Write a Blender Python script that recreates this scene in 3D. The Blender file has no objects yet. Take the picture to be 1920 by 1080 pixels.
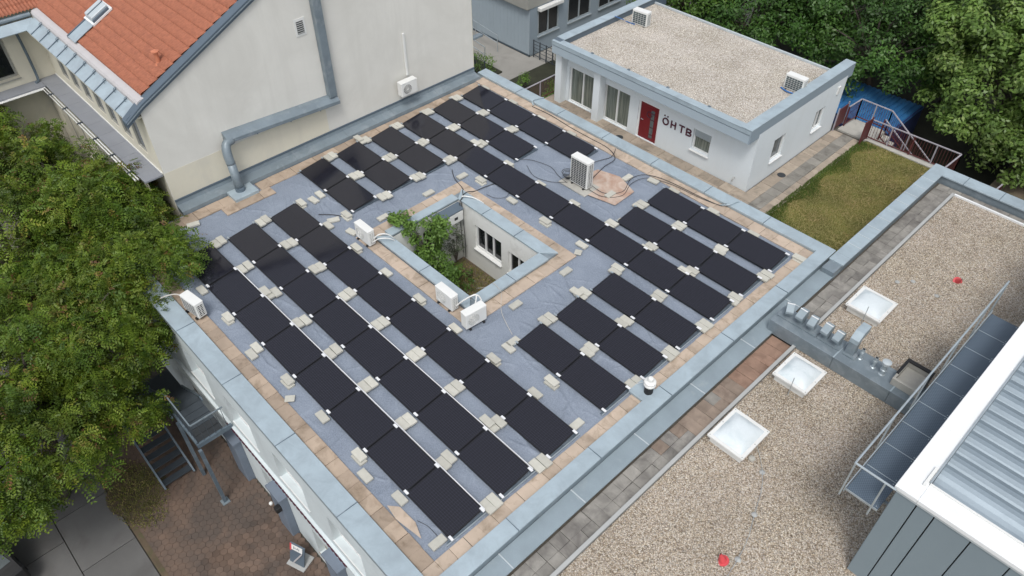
import bpy, bmesh, math, random
import numpy as np
from mathutils import Matrix, Vector
random.seed(7); RNG = np.random.default_rng(11)
sc = bpy.context.scene
COL = sc.collection

# ------------------------------------------------------------------ camera
yaw, pitch, roll = math.radians(136.5436), math.radians(43.7774), math.radians(-0.1805)
cy, sy, cp, sp = math.cos(yaw), math.sin(yaw), math.cos(pitch), math.sin(pitch)
F = Vector((cy*cp, sy*cp, -sp)); R0 = Vector((sy, -cy, 0)); U0 = R0.cross(F)
R = math.cos(roll)*R0 + math.sin(roll)*U0; U = -math.sin(roll)*R0 + math.cos(roll)*U0
cam = bpy.data.cameras.new('camera'); camo = bpy.data.objects.new('camera', cam); COL.objects.link(camo)
camo.matrix_world = Matrix(((R.x, U.x, -F.x, 0), (R.y, U.y, -F.y, 0), (R.z, U.z, -F.z, 17.2), (0, 0, 0, 1)))
cam.sensor_width = 36; cam.lens = 1430.5/1920*36; cam.clip_start = .1; cam.clip_end = 1500
sc.camera = camo

# ------------------------------------------------------------------ light
SUN_EL, SUN_AZ = math.radians(60), math.radians(-50)     # azimuth of the sun, measured from +X towards +Y
w = bpy.data.worlds.new('World'); sc.world = w; w.use_nodes = True
nt = w.node_tree; bg = nt.nodes['Background']
sky = nt.nodes.new('ShaderNodeTexSky'); sky.sky_type = 'NISHITA'; sky.sun_disc = False
sky.sun_elevation = SUN_EL; sky.sun_rotation = math.pi/2 - SUN_AZ
sky.air_density = 1.0; sky.dust_density = 3.0; sky.ozone_density = 1.0
hs = nt.nodes.new('ShaderNodeHueSaturation'); hs.inputs['Saturation'].default_value = .34
nt.links.new(sky.outputs[0], hs.inputs['Color']); nt.links.new(hs.outputs[0], bg.inputs['Color'])
bg.inputs['Strength'].default_value = .15
sl = bpy.data.lights.new('sun', 'SUN'); sl.energy = 1.1; sl.angle = math.radians(16); sl.color = (1, .975, .94)
so = bpy.data.objects.new('sun', sl); COL.objects.link(so)
sd = Vector((math.cos(SUN_EL)*math.cos(SUN_AZ), math.cos(SUN_EL)*math.sin(SUN_AZ), math.sin(SUN_EL)))
so.rotation_euler = sd.to_track_quat('Z', 'Y').to_euler(); so.location = (0, 0, 30)
sc.view_settings.view_transform = 'Standard'; sc.view_settings.look = 'None'
sc.view_settings.exposure = 0.38; sc.view_settings.gamma = 1.0

# ------------------------------------------------------------------ materials
def lin(r, g, b): return (r, g, b, 1)
def base_mat(name):
    m = bpy.data.materials.new(name); m.use_nodes = True
    n = m.node_tree; b = n.nodes['Principled BSDF']
    return m, n, b
def pos_tex(n, scale=(1, 1, 1), rot=0):
    g = n.nodes.new('ShaderNodeNewGeometry'); mp = n.nodes.new('ShaderNodeMapping')
    mp.inputs['Scale'].default_value = scale; mp.inputs['Rotation'].default_value = (0, 0, rot)
    n.links.new(g.outputs['Position'], mp.inputs['Vector']); return mp.outputs[0]
def noise(n, vec, scale, detail=4, rough=.55, dist=0):
    t = n.nodes.new('ShaderNodeTexNoise'); t.inputs['Scale'].default_value = scale
    t.inputs['Detail'].default_value = detail; t.inputs['Roughness'].default_value = rough
    t.inputs['Distortion'].default_value = dist
    n.links.new(vec, t.inputs['Vector']); return t.outputs['Fac']
def ramp(n, fac, stops):
    r = n.nodes.new('ShaderNodeValToRGB'); e = r.color_ramp.elements
    while len(e) > 1: e.remove(e[-1])
    e[0].position = stops[0][0]; e[0].color = stops[0][1]
    for p, c in stops[1:]:
        k = e.new(p); k.color = c
    n.links.new(fac, r.inputs['Fac']); return r.outputs['Color']
def mix(n, fac, a, b, mode='MIX'):
    m = n.nodes.new('ShaderNodeMix'); m.data_type = 'RGBA'; m.blend_type = mode
    if isinstance(fac, float): m.inputs['Factor'].default_value = fac
    else: n.links.new(fac, m.inputs['Factor'])
    for s, v in (('A', a), ('B', b)):
        k = [i for i in m.inputs if i.name == s and i.type == 'RGBA'][0]
        if isinstance(v, tuple): k.default_value = v
        else: n.links.new(v, k)
    return [o for o in m.outputs if o.type == 'RGBA'][0]
def bump(n, b, h, strength, dist=.02):
    k = n.nodes.new('ShaderNodeBump'); k.inputs['Strength'].default_value = strength; k.inputs['Distance'].default_value = dist
    n.links.new(h, k.inputs['Height']); n.links.new(k.outputs[0], b.inputs['Normal'])
def c4(c, k=1.): return (c[0]*k, c[1]*k, c[2]*k, 1)
def plain(name, c, rough=.6, var=.15, scale=2., fine=30., bstr=.1, metal=0., stain=None, stain_scale=1.2, stain_amt=(.5, .72), rnd=0., spec=.5, stretch=(1, 1, 1), streak=None, streak_amt=(.5, .8)):
    m, n, b = base_mat(name)
    v = pos_tex(n, stretch)
    a = noise(n, v, scale, 5, .6)
    col = ramp(n, a, [(.3, c4(c, 1-var)), (.7, c4(c, 1+var))])
    f = noise(n, v, fine, 3)
    col = mix(n, f, col, mix(n, .35, col, c4(c, .62)), 'MIX') if var > 0 else col
    if stain:
        s = noise(n, v, stain_scale, 6, .65, .6)
        sm = ramp(n, s, [(stain_amt[0], (0, 0, 0, 1)), (stain_amt[1], (1, 1, 1, 1))])
        col = mix(n, sm, col, c4(stain))
    if streak:
        sv = noise(n, pos_tex(n, (1.1, 1.1, .10)), 1.1, 6, .68, .4)
        col = mix(n, ramp(n, sv, [(streak_amt[0], (0, 0, 0, 1)), (streak_amt[1], (1, 1, 1, 1))]), col, c4(streak))
    if rnd:
        oi = n.nodes.new('ShaderNodeObjectInfo')
        rr = ramp(n, oi.outputs['Random'], [(0, (1-rnd, 1-rnd, 1-rnd, 1)), (1, (1, 1, 1, 1))])
        col = mix(n, 1., col, rr, 'MULTIPLY')
    n.links.new(col, b.inputs['Base Color'])
    b.inputs['Roughness'].default_value = rough; b.inputs['Metallic'].default_value = metal
    b.inputs['Specular IOR Level'].default_value = spec
    if bstr: bump(n, b, f, bstr, .01)
    return m
M = {}
M['zinc'] = plain('zinc_sheet', (.375, .455, .50), .5, .09, 1.3, 60, .03, .1, stain=(.28, .335, .37), stain_scale=1.6, stain_amt=(.44, .74))
M['zinc_pale'] = plain('pale_zinc_sheet', (.50, .555, .58), .5, .06, 1.2, 60, .03, .1)
M['zinc_dark'] = plain('dark_zinc_sheet', (.125, .165, .20), .45, .16, 1.5, 40, .04, .2, stain=(.20, .24, .27), stain_scale=3)
M['zinc_mid'] = plain('mid_zinc_sheet', (.20, .245, .275), .45, .14, 1.5, 40, .04, .15, stain=(.26, .30, .325), stain_scale=2.5)
M['gutter'] = plain('gutter_sheet', (.27, .33, .365), .5, .1, 1.5, 40, .04, .1, stain=(.36, .40, .41), stain_scale=1.2, stain_amt=(.58, .8))
M['ledge'] = plain('ledge_sheet_metal', (.27, .285, .315), .5, .08, 1.5, 40, .04, .1)
M['rail_steel'] = plain('galvanised_steel', (.46, .52, .55), .4, .1, 4, 60, .02, .5)
M['slate_metal'] = plain('slate_metal_sheet', (.10, .135, .17), .5, .05, 1, 60, .02, .1)
M['dark_rail'] = plain('dark_painted_steel', (.07, .085, .10), .5, .1, 4, 40, .02, .2)
M['plinth'] = plain('grey_render', (.40, .41, .40), .8, .06, 1.5, 60, .05)
M['white_paint'] = plain('white_paint', (.78, .79, .78), .45, .03, 2, 60, .01)
M['white_plastic'] = plain('white_plastic', (.74, .745, .72), .4, .03, 3, 60, .01)
M['white_frame'] = plain('white_sheet', (.80, .82, .82), .5, .03, .7, 50, .01, stain=(.66, .68, .67), stain_scale=1.5, stain_amt=(.55, .85))
M['cream'] = plain('cream_render', (.73, .72, .67), .9, .04, .5, 90, .12, stain=(.61, .60, .555), stain_scale=.35, stain_amt=(.42, .7), spec=.2, streak=(.60, .59, .545), streak_amt=(.48, .8))
M['cream_warm'] = plain('warm_cream_render', (.69, .655, .54), .9, .04, .6, 90, .1, stain=(.58, .56, .48), stain_scale=.7, spec=.2, streak=(.56, .53, .45), streak_amt=(.52, .85))
M['house_white'] = plain('white_render', (.70, .75, .775), .85, .025, .7, 80, .06, stain=(.62, .66, .67), stain_scale=.5, stain_amt=(.55, .8), spec=.2, streak=(.60, .63, .635), streak_amt=(.52, .9))
M['court_white'] = plain('courtyard_render', (.76, .765, .735), .9, .04, .8, 80, .08, stain=(.52, .52, .48), stain_scale=1.1, stain_amt=(.52, .8), spec=.2)
M['facade'] = plain('facade_render', (.64, .70, .71), .85, .04, .7, 80, .06, stain=(.52, .57, .58), stain_scale=.6, spec=.2, streak=(.50, .54, .55), streak_amt=(.5, .85))
M['facade_beige'] = plain('beige_panel', (.36, .33, .27), .8, .12, 3, 40, .05)
M['facade_blue'] = plain('blue_grey_panel', (.165, .20, .25), .7, .1, 2, 40, .05)
M['maroon'] = plain('maroon_paint', (.075, .012, .03), .5, .1, 5, 40, .02)
M['door_red'] = plain('red_door_paint', (.17, .008, .014), .4, .06, 3, 40, .02)
M['brown_rail'] = plain('brown_red_paint', (.11, .03, .03), .5, .15, 4, 40, .02)
M['rail_top'] = plain('pale_handrail', (.34, .32, .35), .5, .1, 5, 40, .02)
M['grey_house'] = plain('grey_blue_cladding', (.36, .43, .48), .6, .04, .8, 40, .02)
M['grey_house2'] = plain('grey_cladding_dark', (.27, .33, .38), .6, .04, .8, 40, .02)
M['beige_concrete'] = plain('beige_concrete', (.33, .33, .30), .85, .08, 1, 40, .05)
M['slab'] = plain('concrete_slab', (.55, .54, .475), .85, .07, 8, 70, .15, rnd=.2)
M['concrete'] = plain('pale_concrete', (.42, .41, .37), .9, .1, 2, 40, .1, stain=(.30, .29, .27))
M['path'] = plain('path_asphalt', (.30, .29, .265), .9, .07, .6, 40, .1, stain=(.24, .23, .21), stain_scale=.8)
M['paver'] = plain('tan_paver', (.45, .355, .27), .85, .12, 1.8, 60, .2, stain=(.24, .18, .125), stain_scale=1.7, stain_amt=(.5, .72), rnd=.28)
M['paver_pale'] = plain('pale_tan_paver', (.52, .42, .33), .85, .1, 2.2, 60, .2, stain=(.30, .235, .17), stain_scale=2.4, stain_amt=(.5, .72), rnd=.2)
M['paver_grey'] = plain('grey_paver', (.31, .295, .265), .9, .25, 2.5, 60, .2, stain=(.14, .13, .12), stain_scale=1.4, stain_amt=(.42, .68), rnd=.25)
M['paver_brown'] = plain('brown_paver', (.30, .235, .185), .9, .25, 2.5, 60, .2, stain=(.17, .125, .10), stain_scale=1.6, rnd=.25)
M['paver_rust'] = plain('rusty_paver', (.31, .20, .145), .9, .25, 2.5, 60, .2, stain=(.20, .12, .085), stain_scale=2, rnd=.2)
M['paver_terrace'] = plain('terrace_paver', (.40, .335, .265), .9, .12, 3, 60, .2, stain=(.22, .19, .15), stain_scale=2.2, rnd=.3)
M['paver_dull'] = plain('dull_terrace_paver', (.27, .255, .225), .9, .14, 3, 60, .2, stain=(.15, .14, .12), stain_scale=2.2, rnd=.3)
M['joint'] = plain('joint_sand', (.09, .08, .065), .95, .2, 6, 60, .1)
M['hex'] = plain('brick_paver', (.185, .125, .092), .9, .25, 1.2, 40, .2, stain=(.10, .078, .065), stain_scale=.6, stain_amt=(.42, .62), rnd=.35)
M['asphalt'] = plain('ground_slab', (.15, .148, .143), .92, .12, 1.0, 60, .15, stain=(.11, .105, .10), stain_scale=.7, rnd=.2)
M['soil'] = plain('soil', (.115, .085, .055), .95, .35, 2.5, 30, .5, stain=(.08, .09, .035), stain_scale=1.8)
M['forest_floor'] = plain('forest_floor', (.03, .032, .018), .95, .4, 1.2, 20, .5)
M['bank'] = plain('dry_bank_soil', (.17, .135, .095), .95, .3, 1.5, 25, .5, stain=(.07, .08, .035), stain_scale=1.3)
M['bark'] = plain('bark', (.075, .062, .05), .95, .3, 6, 40, .5)
M['rubber'] = plain('black_rubber', (.012, .012, .013), .6, .1, 8, 40, .05)
M['cable'] = plain('dark_cable', (.04, .042, .045), .6, .2, 8, 40, 0)
M['cable_pale'] = plain('pale_cable', (.52, .50, .46), .6, .1, 8, 40, 0)
M['blue_strap'] = plain('blue_plastic', (.04, .16, .42), .5, .1, 8, 40, 0)
M['blue_box'] = plain('blue_corrugated', (.03, .145, .34), .5, .12, 2, 40, .03, stain=(.05, .17, .33), stain_scale=2)
M['navy'] = plain('navy_side', (.022, .035, .12), .55, .1, 2, 40, .02)
M['cone_red'] = plain('faded_red_plastic', (.62, .07, .08), .5, .1, 6, 40, .02)
M['terracotta'] = plain('terracotta', (.55, .20, .11), .8, .1, 8, 40, .05)
M['tan_strip'] = plain('bare_screed', (.50, .40, .33), .9, .12, 2, 40, .1, stain=(.34, .20, .14), stain_scale=1.6, stain_amt=(.45, .7))
M['tile'] = plain('clay_roof_tile', (.345, .125, .070), .8, .2, 9, 60, .15, stain=(.24, .085, .05), stain_scale=3.5, stain_amt=(.5, .8))
M['pinkish'] = plain('pale_sheet_band', (.50, .485, .485), .6, .06, 2, 50, .02)
M['louvre'] = plain('louvre_metal', (.30, .365, .415), .45, .06, 1.4, 50, .02, .25, stain=(.235, .29, .335), stain_scale=1.2)
M['cladding_panel'] = plain('grey_green_panel', (.225, .285, .32), .5, .03, .7, 50, .01, .1)
M['dark'] = plain('dark_interior', (.012, .014, .016), .6, 0, 2, 40, 0)
M['dusty_dark'] = plain('dark_grille', (.035, .04, .045), .6, .1, 6, 40, 0)
M['teal_grille'] = plain('fin_coil', (.05, .075, .08), .6, .1, 6, 40, 0)

def glass_mat(name, c, rough=.06, c2=None, scale=3., spec=.6):
    m, n, b = base_mat(name)
    if c2:
        v = pos_tex(n, (scale*3, scale*3, .25)); s = noise(n, v, 2.5, 3)
        n.links.new(ramp(n, s, [(.35, c4(c)), (.65, c4(c2))]), b.inputs['Base Color'])
    else: b.inputs['Base Color'].default_value = c4(c)
    b.inputs['Roughness'].default_value = rough; b.inputs['Specular IOR Level'].default_value = spec
    return m
M['glass'] = glass_mat('window_glass', (.012, .015, .017))
M['glass_grey'] = glass_mat('grey_window_glass', (.10, .115, .12), .08)
M['curtain'] = glass_mat('curtain_behind_glass', (.085, .10, .09), .06, (.21, .235, .20), 3.)

def panel_mat():
    m, n, b = base_mat('solar_glass')
    g = n.nodes.new('ShaderNodeTexCoord'); mp = n.nodes.new('ShaderNodeMapping'); n.links.new(g.outputs['Object'], mp.inputs[0])
    w1 = n.nodes.new('ShaderNodeTexWave'); w1.wave_type = 'BANDS'; w1.bands_direction = 'Y'; w1.inputs['Scale'].default_value = 5.2
    w2 = n.nodes.new('ShaderNodeTexWave'); w2.wave_type = 'BANDS'; w2.bands_direction = 'X'; w2.inputs['Scale'].default_value = 3.4
    for k in (w1, w2): n.links.new(mp.outputs[0], k.inputs['Vector'])
    c = ramp(n, w1.outputs['Fac'], [(0, (.020, .020, .028, 1)), (.12, (.013, .013, .019, 1)), (1, (.010, .010, .0155, 1))])
    c2 = ramp(n, w2.outputs['Fac'], [(0, (1.6, 1.6, 1.6, 1)), (.06, (1, 1, 1, 1))])
    col = mix(n, 1., c, c2, 'MULTIPLY'); n.links.new(col, b.inputs['Base Color'])
    v = pos_tex(n); f = noise(n, v, 3, 4)
    n.links.new(ramp(n, f, [(.3, (.06,)*3+(1,)), (.7, (.13,)*3+(1,))]), b.inputs['Roughness'])
    b.inputs['Specular IOR Level'].default_value = .6
    return m
M['solar'] = panel_mat()
M['frame_black'] = plain('black_anodised', (.015, .015, .018), .4, .05, 8, 40, 0, .3)
M['clamp'] = plain('bare_aluminium', (.80, .81, .82), .4, .03, 8, 40, 0, .1)
M['domeglass'] = plain('milky_acrylic', (.68, .74, .76), .42, .04, 1.5, 30, 0, stain=(.50, .58, .60), stain_scale=2)

def gravel_mat(name, cols, scale, bstr=1.):
    m, n, b = base_mat(name); v = pos_tex(n)
    vo = n.nodes.new('ShaderNodeTexVoronoi'); vo.inputs['Scale'].default_value = scale; n.links.new(v, vo.inputs['Vector'])
    sepc = n.nodes.new('ShaderNodeSeparateColor'); n.links.new(vo.outputs['Color'], sepc.inputs[0])
    col = ramp(n, sepc.outputs[0], [(i/(len(cols)-1), c4(c)) for i, c in enumerate(cols)])
    big = noise(n, v, .55, 5, .6)
    col = mix(n, 1., col, ramp(n, big, [(.32, (.74, .72, .66, 1)), (.68, (1.06, 1.05, 1.04, 1))]), 'MULTIPLY')
    edge = ramp(n, vo.outputs['Distance'], [(.3, (1, 1, 1, 1)), (.8, (.45, .42, .38, 1))])
    col = mix(n, 1., col, edge, 'MULTIPLY')
    n.links.new(col, b.inputs['Base Color']); b.inputs['Roughness'].default_value = .85
    inv = n.nodes.new('ShaderNodeMath'); inv.operation = 'SUBTRACT'; inv.inputs[0].default_value = 1
    n.links.new(vo.outputs['Distance'], inv.inputs[1]); bump(n, b, inv.outputs[0], bstr, .02)
    return m
GR = [(.20, .15, .11), (.46, .39, .31), (.34, .27, .20), (.62, .56, .49), (.40, .36, .32), (.68, .64, .58), (.52, .44, .34), (.24, .21, .19), (.66, .63, .58)]
M['gravel'] = gravel_mat('roof_gravel', GR, 31, .8)
M['gravel_pale'] = gravel_mat('pale_roof_gravel', [(.40, .36, .31), (.58, .54, .49), (.50, .45, .40), (.70, .67, .63), (.45, .43, .41), (.62, .58, .52)], 30, .6)

def tint_mat(name, stops, rough=.7, trans=.0, nscale=.5, dark=.75):
    m, n, b = base_mat(name)
    a = n.nodes.new('ShaderNodeAttribute'); a.attribute_name = 'tint'
    col = ramp(n, a.outputs['Fac'], [(p, c4(c)) for p, c in stops])
    v = pos_tex(n); s = noise(n, v, nscale, 3)
    col = mix(n, 1., col, ramp(n, s, [(.35, (dark, dark, dark, 1)), (.65, (1.12, 1.12, 1.05, 1))]), 'MULTIPLY')
    n.links.new(col, b.inputs['Base Color']); b.inputs['Roughness'].default_value = rough
    b.inputs['Specular IOR Level'].default_value = .35
    if trans:
        out = n.nodes['Material Output']; t = n.nodes.new('ShaderNodeBsdfTranslucent'); n.links.new(col, t.inputs['Color'])
        mx = n.nodes.new('ShaderNodeMixShader'); mx.inputs[0].default_value = trans
        n.links.new(b.outputs[0], mx.inputs[1]); n.links.new(t.outputs[0], mx.inputs[2]); n.links.new(mx.outputs[0], out.inputs['Surface'])
    return m
M['stones'] = tint_mat('gravel_stones', [(i/8, c) for i, c in enumerate(GR)], .85, 0, .5, .9)
M['stones_pale'] = tint_mat('pale_gravel_stones', [(0, (.38, .34, .30)), (.3, (.60, .56, .50)), (.6, (.74, .71, .67)), (1, (.50, .47, .44))], .85, 0, .5, .95)
M['leaf_left'] = tint_mat('pinnate_leaves', [(0, (.045, .10, .013)), (.4, (.115, .19, .021)), (.8, (.21, .275, .033)), (.93, (.28, .24, .05)), (1, (.20, .10, .05))], .5, .3, .9, .5)
M['leaf_dark'] = tint_mat('dark_leaves', [(0, (.032, .085, .016)), (.6, (.06, .14, .025)), (1, (.10, .19, .038))], .45, .2, .35, .5)
M['leaf_mid'] = tint_mat('mid_green_leaves', [(0, (.05, .12, .018)), (.6, (.095, .19, .028)), (1, (.15, .24, .045))], .45, .25, .35, .6)
M['leaf_light'] = tint_mat('light_leaves', [(0, (.08, .15, .03)), (.5, (.14, .235, .05)), (.9, (.22, .31, .085)), (1, (.34, .37, .17))], .4, .25, .4, .65)
M['leaf_court'] = tint_mat('courtyard_leaves', [(0, (.07, .15, .025)), (1, (.18, .30, .06))], .5, .3, 1.5, .8)
M['leaf_vine'] = tint_mat('dull_vine_leaves', [(0, (.07, .09, .06)), (1, (.16, .19, .13))], .6, .2, 1.5, .8)
M['grass_blade'] = tint_mat('grass_blades', [(0, (.15, .19, .04)), (.6, (.28, .265, .085)), (1, (.40, .32, .15))], .8, .2, .8, .7)
M['grass_green'] = tint_mat('green_grass_blades', [(0, (.07, .13, .02)), (1, (.15, .21, .05))], .8, .2, .8, .8)
M['lawn'] = plain('dry_lawn', (.215, .20, .072), .95, .2, 1.0, 25, .6, stain=(.27, .21, .095), stain_scale=.9, stain_amt=(.45, .65))

def membrane_mat():
    m, n, b = base_mat('roof_fleece')
    v = pos_tex(n)
    a = noise(n, v, .8, 6, .65, .8); f = noise(n, v, 26, 4, .7); s = noise(n, v, 5, 5, .7, 1.5)
    col = ramp(n, a, [(.3, (.140, .168, .212, 1)), (.72, (.215, .250, .303, 1))])
    col = mix(n, ramp(n, f, [(.4, (0, 0, 0, 1)), (.75, (1, 1, 1, 1))]), col, mix(n, .5, col, (.37, .42, .50, 1)))
    col = mix(n, ramp(n, s, [(.55, (0, 0, 0, 1)), (.8, (.6, .6, .6, 1))]), col, (.13, .16, .22, 1))
    n.links.new(col, b.inputs['Base Color']); b.inputs['Roughness'].default_value = .75
    bump(n, b, s, .35, .03)
    return m
M['membrane'] = membrane_mat()

def grating_mat():
    m, n, b = base_mat('steel_grating')
    v = pos_tex(n)
    ck = n.nodes.new('ShaderNodeTexChecker'); ck.inputs['Scale'].default_value = 32; n.links.new(v, ck.inputs['Vector'])
    ck.inputs['Color1'].default_value = (.115, .155, .20, 1); ck.inputs['Color2'].default_value = (.065, .09, .12, 1)
    n.links.new(ck.outputs['Color'], b.inputs['Base Color']); b.inputs['Roughness'].default_value = .5; b.inputs['Metallic'].default_value = .1
    return m
M['grating'] = grating_mat()

# ------------------------------------------------------------------ helpers
def mapf(axis, c):
    if axis == 'Y': return lambda a, o, z: (a, c-o, z)      # wall facing -Y
    if axis == 'X': return lambda a, o, z: (c+o, a, z)      # wall facing +X
ID = lambda x, y, z: (x, y, z)
class MB:
    def __init__(s): s.v = []; s.f = []
    def quad(s, *p):
        k = len(s.v); s.v += [tuple(q) for q in p]; s.f.append(tuple(range(k, k+len(p)))); return s
    def box(s, x0, x1, y0, y1, z0, z1, f=ID):
        k = len(s.v)
        s.v += [f(x, y, z) for z in (z0, z1) for y in (y0, y1) for x in (x0, x1)]
        s.f += [tuple(k+i for i in q) for q in ((0, 2, 3, 1), (4, 5, 7, 6), (0, 1, 5, 4), (2, 6, 7, 3), (0, 4, 6, 2), (1, 3, 7, 5))]
        return s
    def prism(s, pts, a0, a1, f):      # profile pts (o,z) swept along a through f(a,o,z)
        k = len(s.v); n = len(pts)
        s.v += [f(a, o, z) for a in (a0, a1) for o, z in pts]
        s.f += [tuple(k+i for i in range(n)), tuple(k+n+i for i in reversed(range(n)))]
        s.f += [(k+i, k+n+i, k+n+(i+1) % n, k+(i+1) % n) for i in range(n)]
        return s
    def bar(s, p, q, w, h=None):
        h = h or w; p, q = Vector(p), Vector(q); d = (q-p).normalized()
        a = d.cross(Vector((0, 0, 1))); a = a.normalized() if a.length > .01 else Vector((1, 0, 0)); b = a.cross(d)
        k = len(s.v)
        for e in (p, q):
            for i, j in ((-1, -1), (1, -1), (1, 1), (-1, 1)): s.v.append(tuple(e+a*i*w/2+b*j*h/2))
        s.f += [tuple(k+i for i in q_) for q_ in ((3, 2, 1, 0), (4, 5, 6, 7), (0, 1, 5, 4), (1, 2, 6, 5), (2, 3, 7, 6), (3, 0, 4, 7))]
        return s
    def tube(s, pts, r, n=8, smooth=4, r2=None):
        P = [Vector(p) for p in pts]
        if smooth and len(P) > 2:
            Q = []
            for i in range(len(P)-1):
                a, b, c, d = P[max(i-1, 0)], P[i], P[i+1], P[min(i+2, len(P)-1)]
                for t in range(smooth):
                    t /= smooth
                    Q.append(.5*((2*b)+(-a+c)*t+(2*a-5*b+4*c-d)*t*t+(-a+3*b-3*c+d)*t**3))
            P = Q+[P[-1]]
        k = len(s.v); m = len(P); up = Vector((.31, .17, .93)).normalized()
        for i, p in enumerate(P):
            d = (P[min(i+1, m-1)]-P[max(i-1, 0)])
            d = d.normalized() if d.length > 1e-6 else Vector((0, 0, 1))
            a = d.cross(up); a = a.normalized() if a.length > .05 else Vector((1, 0, 0)); b = d.cross(a)
            rr = r if r2 is None else r+(r2-r)*i/(m-1)
            for j in range(n):
                t = 2*math.pi*j/n; s.v.append(tuple(p+a*rr*math.cos(t)+b*rr*math.sin(t)))
        for i in range(m-1):
            for j in range(n):
                s.f.append((k+i*n+j, k+i*n+(j+1) % n, k+(i+1)*n+(j+1) % n, k+(i+1)*n+j))
        s.f.append(tuple(k+j for j in reversed(range(n)))); s.f.append(tuple(k+(m-1)*n+j for j in range(n)))
        return s
    def lathe(s, prof, c=(0, 0, 0), n=16):
        k = len(s.v); m = len(prof)
        for r, z in prof:
            for j in range(n):
                t = 2*math.pi*j/n; s.v.append((c[0]+r*math.cos(t), c[1]+r*math.sin(t), c[2]+z))
        for i in range(m-1):
            for j in range(n): s.f.append((k+i*n+j, k+i*n+(j+1) % n, k+(i+1)*n+(j+1) % n, k+(i+1)*n+j))
        s.f.append(tuple(k+j for j in reversed(range(n)))); s.f.append(tuple(k+(m-1)*n+j for j in range(n)))
        return s
    def mesh(s, name, mat, bevel=0, fix=True, smooth=False):
        me = bpy.data.meshes.new(name); me.from_pydata(s.v, [], s.f)
        if fix and len(s.f) < 8000:
            bm = bmesh.new(); bm.from_mesh(me)
            if bevel: bmesh.ops.bevel(bm, geom=list(bm.edges), offset=bevel, segments=1, affect='EDGES')
            bmesh.ops.recalc_face_normals(bm, faces=bm.faces); bm.to_mesh(me); bm.free()
        if smooth: me.polygons.foreach_set('use_smooth', [True]*len(me.polygons))
        me.materials.append(M[mat] if isinstance(mat, str) else mat); return me
    def build(s, name, mat, parent=None, bevel=0, fix=True, smooth=False):
        return link(name, s.mesh(name, mat, bevel, fix, smooth), parent)
def link(name, me, parent=None, loc=None, rz=0):
    o = bpy.data.objects.new(name, me); COL.objects.link(o)
    if parent is not None:
        o.parent = parent
        if loc is None:       # mesh written in world coordinates
            w_ = Vector(parent.location); 
            if parent.parent is not None: w_ = w_ + Vector(parent.parent.location)
            o.location = (-w_.x, -w_.y, -w_.z)
        else: o.location = loc
    elif loc is not None: o.location = loc
    if rz: o.rotation_euler = (0, 0, rz)
    return o
def sub(name, mb, mat, part, bevel=0, smooth=False):      # sub-part, mesh in world coordinates (part's own offset already cancels the thing's)
    o = bpy.data.objects.new(name, mb.mesh(name, mat, bevel, True, smooth)); COL.objects.link(o); o.parent = part
    return o
def tag(o, label=None, cat=None, group=None, kind=None):
    if label: o['label'] = label
    if cat: o['category'] = cat
    if group: o['group'] = group
    if kind: o['kind'] = kind
    return o
def thing(name, label, cat, loc=(0, 0, 0), group=None, rz=0):
    o = bpy.data.objects.new(name, None); COL.objects.link(o); o.location = loc; o.rotation_euler = (0, 0, rz)
    o.empty_display_size = .2
    return tag(o, label, cat, group)
def struct(name, mb, mat, **k): return tag(mb.build(name, mat, None, **k), kind='structure')
def copy_tree(root, loc, rz=0, label=None, group=None):
    r = root.copy(); COL.objects.link(r); r.location = loc; r.rotation_euler = (0, 0, rz)
    if label: r['label'] = label
    if group: r['group'] = group
    for ch in list(root.children):
        c = ch.copy(); COL.objects.link(c); c.parent = r
        for g in ch.children:
            d = g.copy(); COL.objects.link(d); d.parent = c
    return r
ORD = ['first', 'second', 'third', 'fourth', 'fifth', 'sixth', 'seventh', 'eighth', 'ninth', 'tenth', 'eleventh', 'twelfth', 'thirteenth']
def wall_open(mb, f, a0, a1, z0, z1, ops, depth=.15):
    """front sheet of a wall with openings (a0,a1,z0,z1) and their reveals"""
    A = sorted({a0, a1} | {o[0] for o in ops} | {o[1] for o in ops}); Z = sorted({z0, z1} | {o[2] for o in ops} | {o[3] for o in ops})
    for i in range(len(A)-1):
        for j in range(len(Z)-1):
            ca, cz = (A[i]+A[i+1])/2, (Z[j]+Z[j+1])/2
            if any(o[0] < ca < o[1] and o[2] < cz < o[3] for o in ops): continue
            mb.quad(f(A[i], 0, Z[j]), f(A[i+1], 0, Z[j]), f(A[i+1], 0, Z[j+1]), f(A[i], 0, Z[j+1]))
    for b0, b1, y0, y1 in ops:
        d = -depth
        mb.quad(f(b0, 0, y0), f(b0, 0, y1), f(b0, d, y1), f(b0, d, y0)); mb.quad(f(b1, 0, y0), f(b1, 0, y1), f(b1, d, y1), f(b1, d, y0))
        mb.quad(f(b0, 0, y0), f(b1, 0, y0), f(b1, d, y0), f(b0, d, y0)); mb.quad(f(b0, 0, y1), f(b1, 0, y1), f(b1, d, y1), f(b0, d, y1))
    return mb
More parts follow.
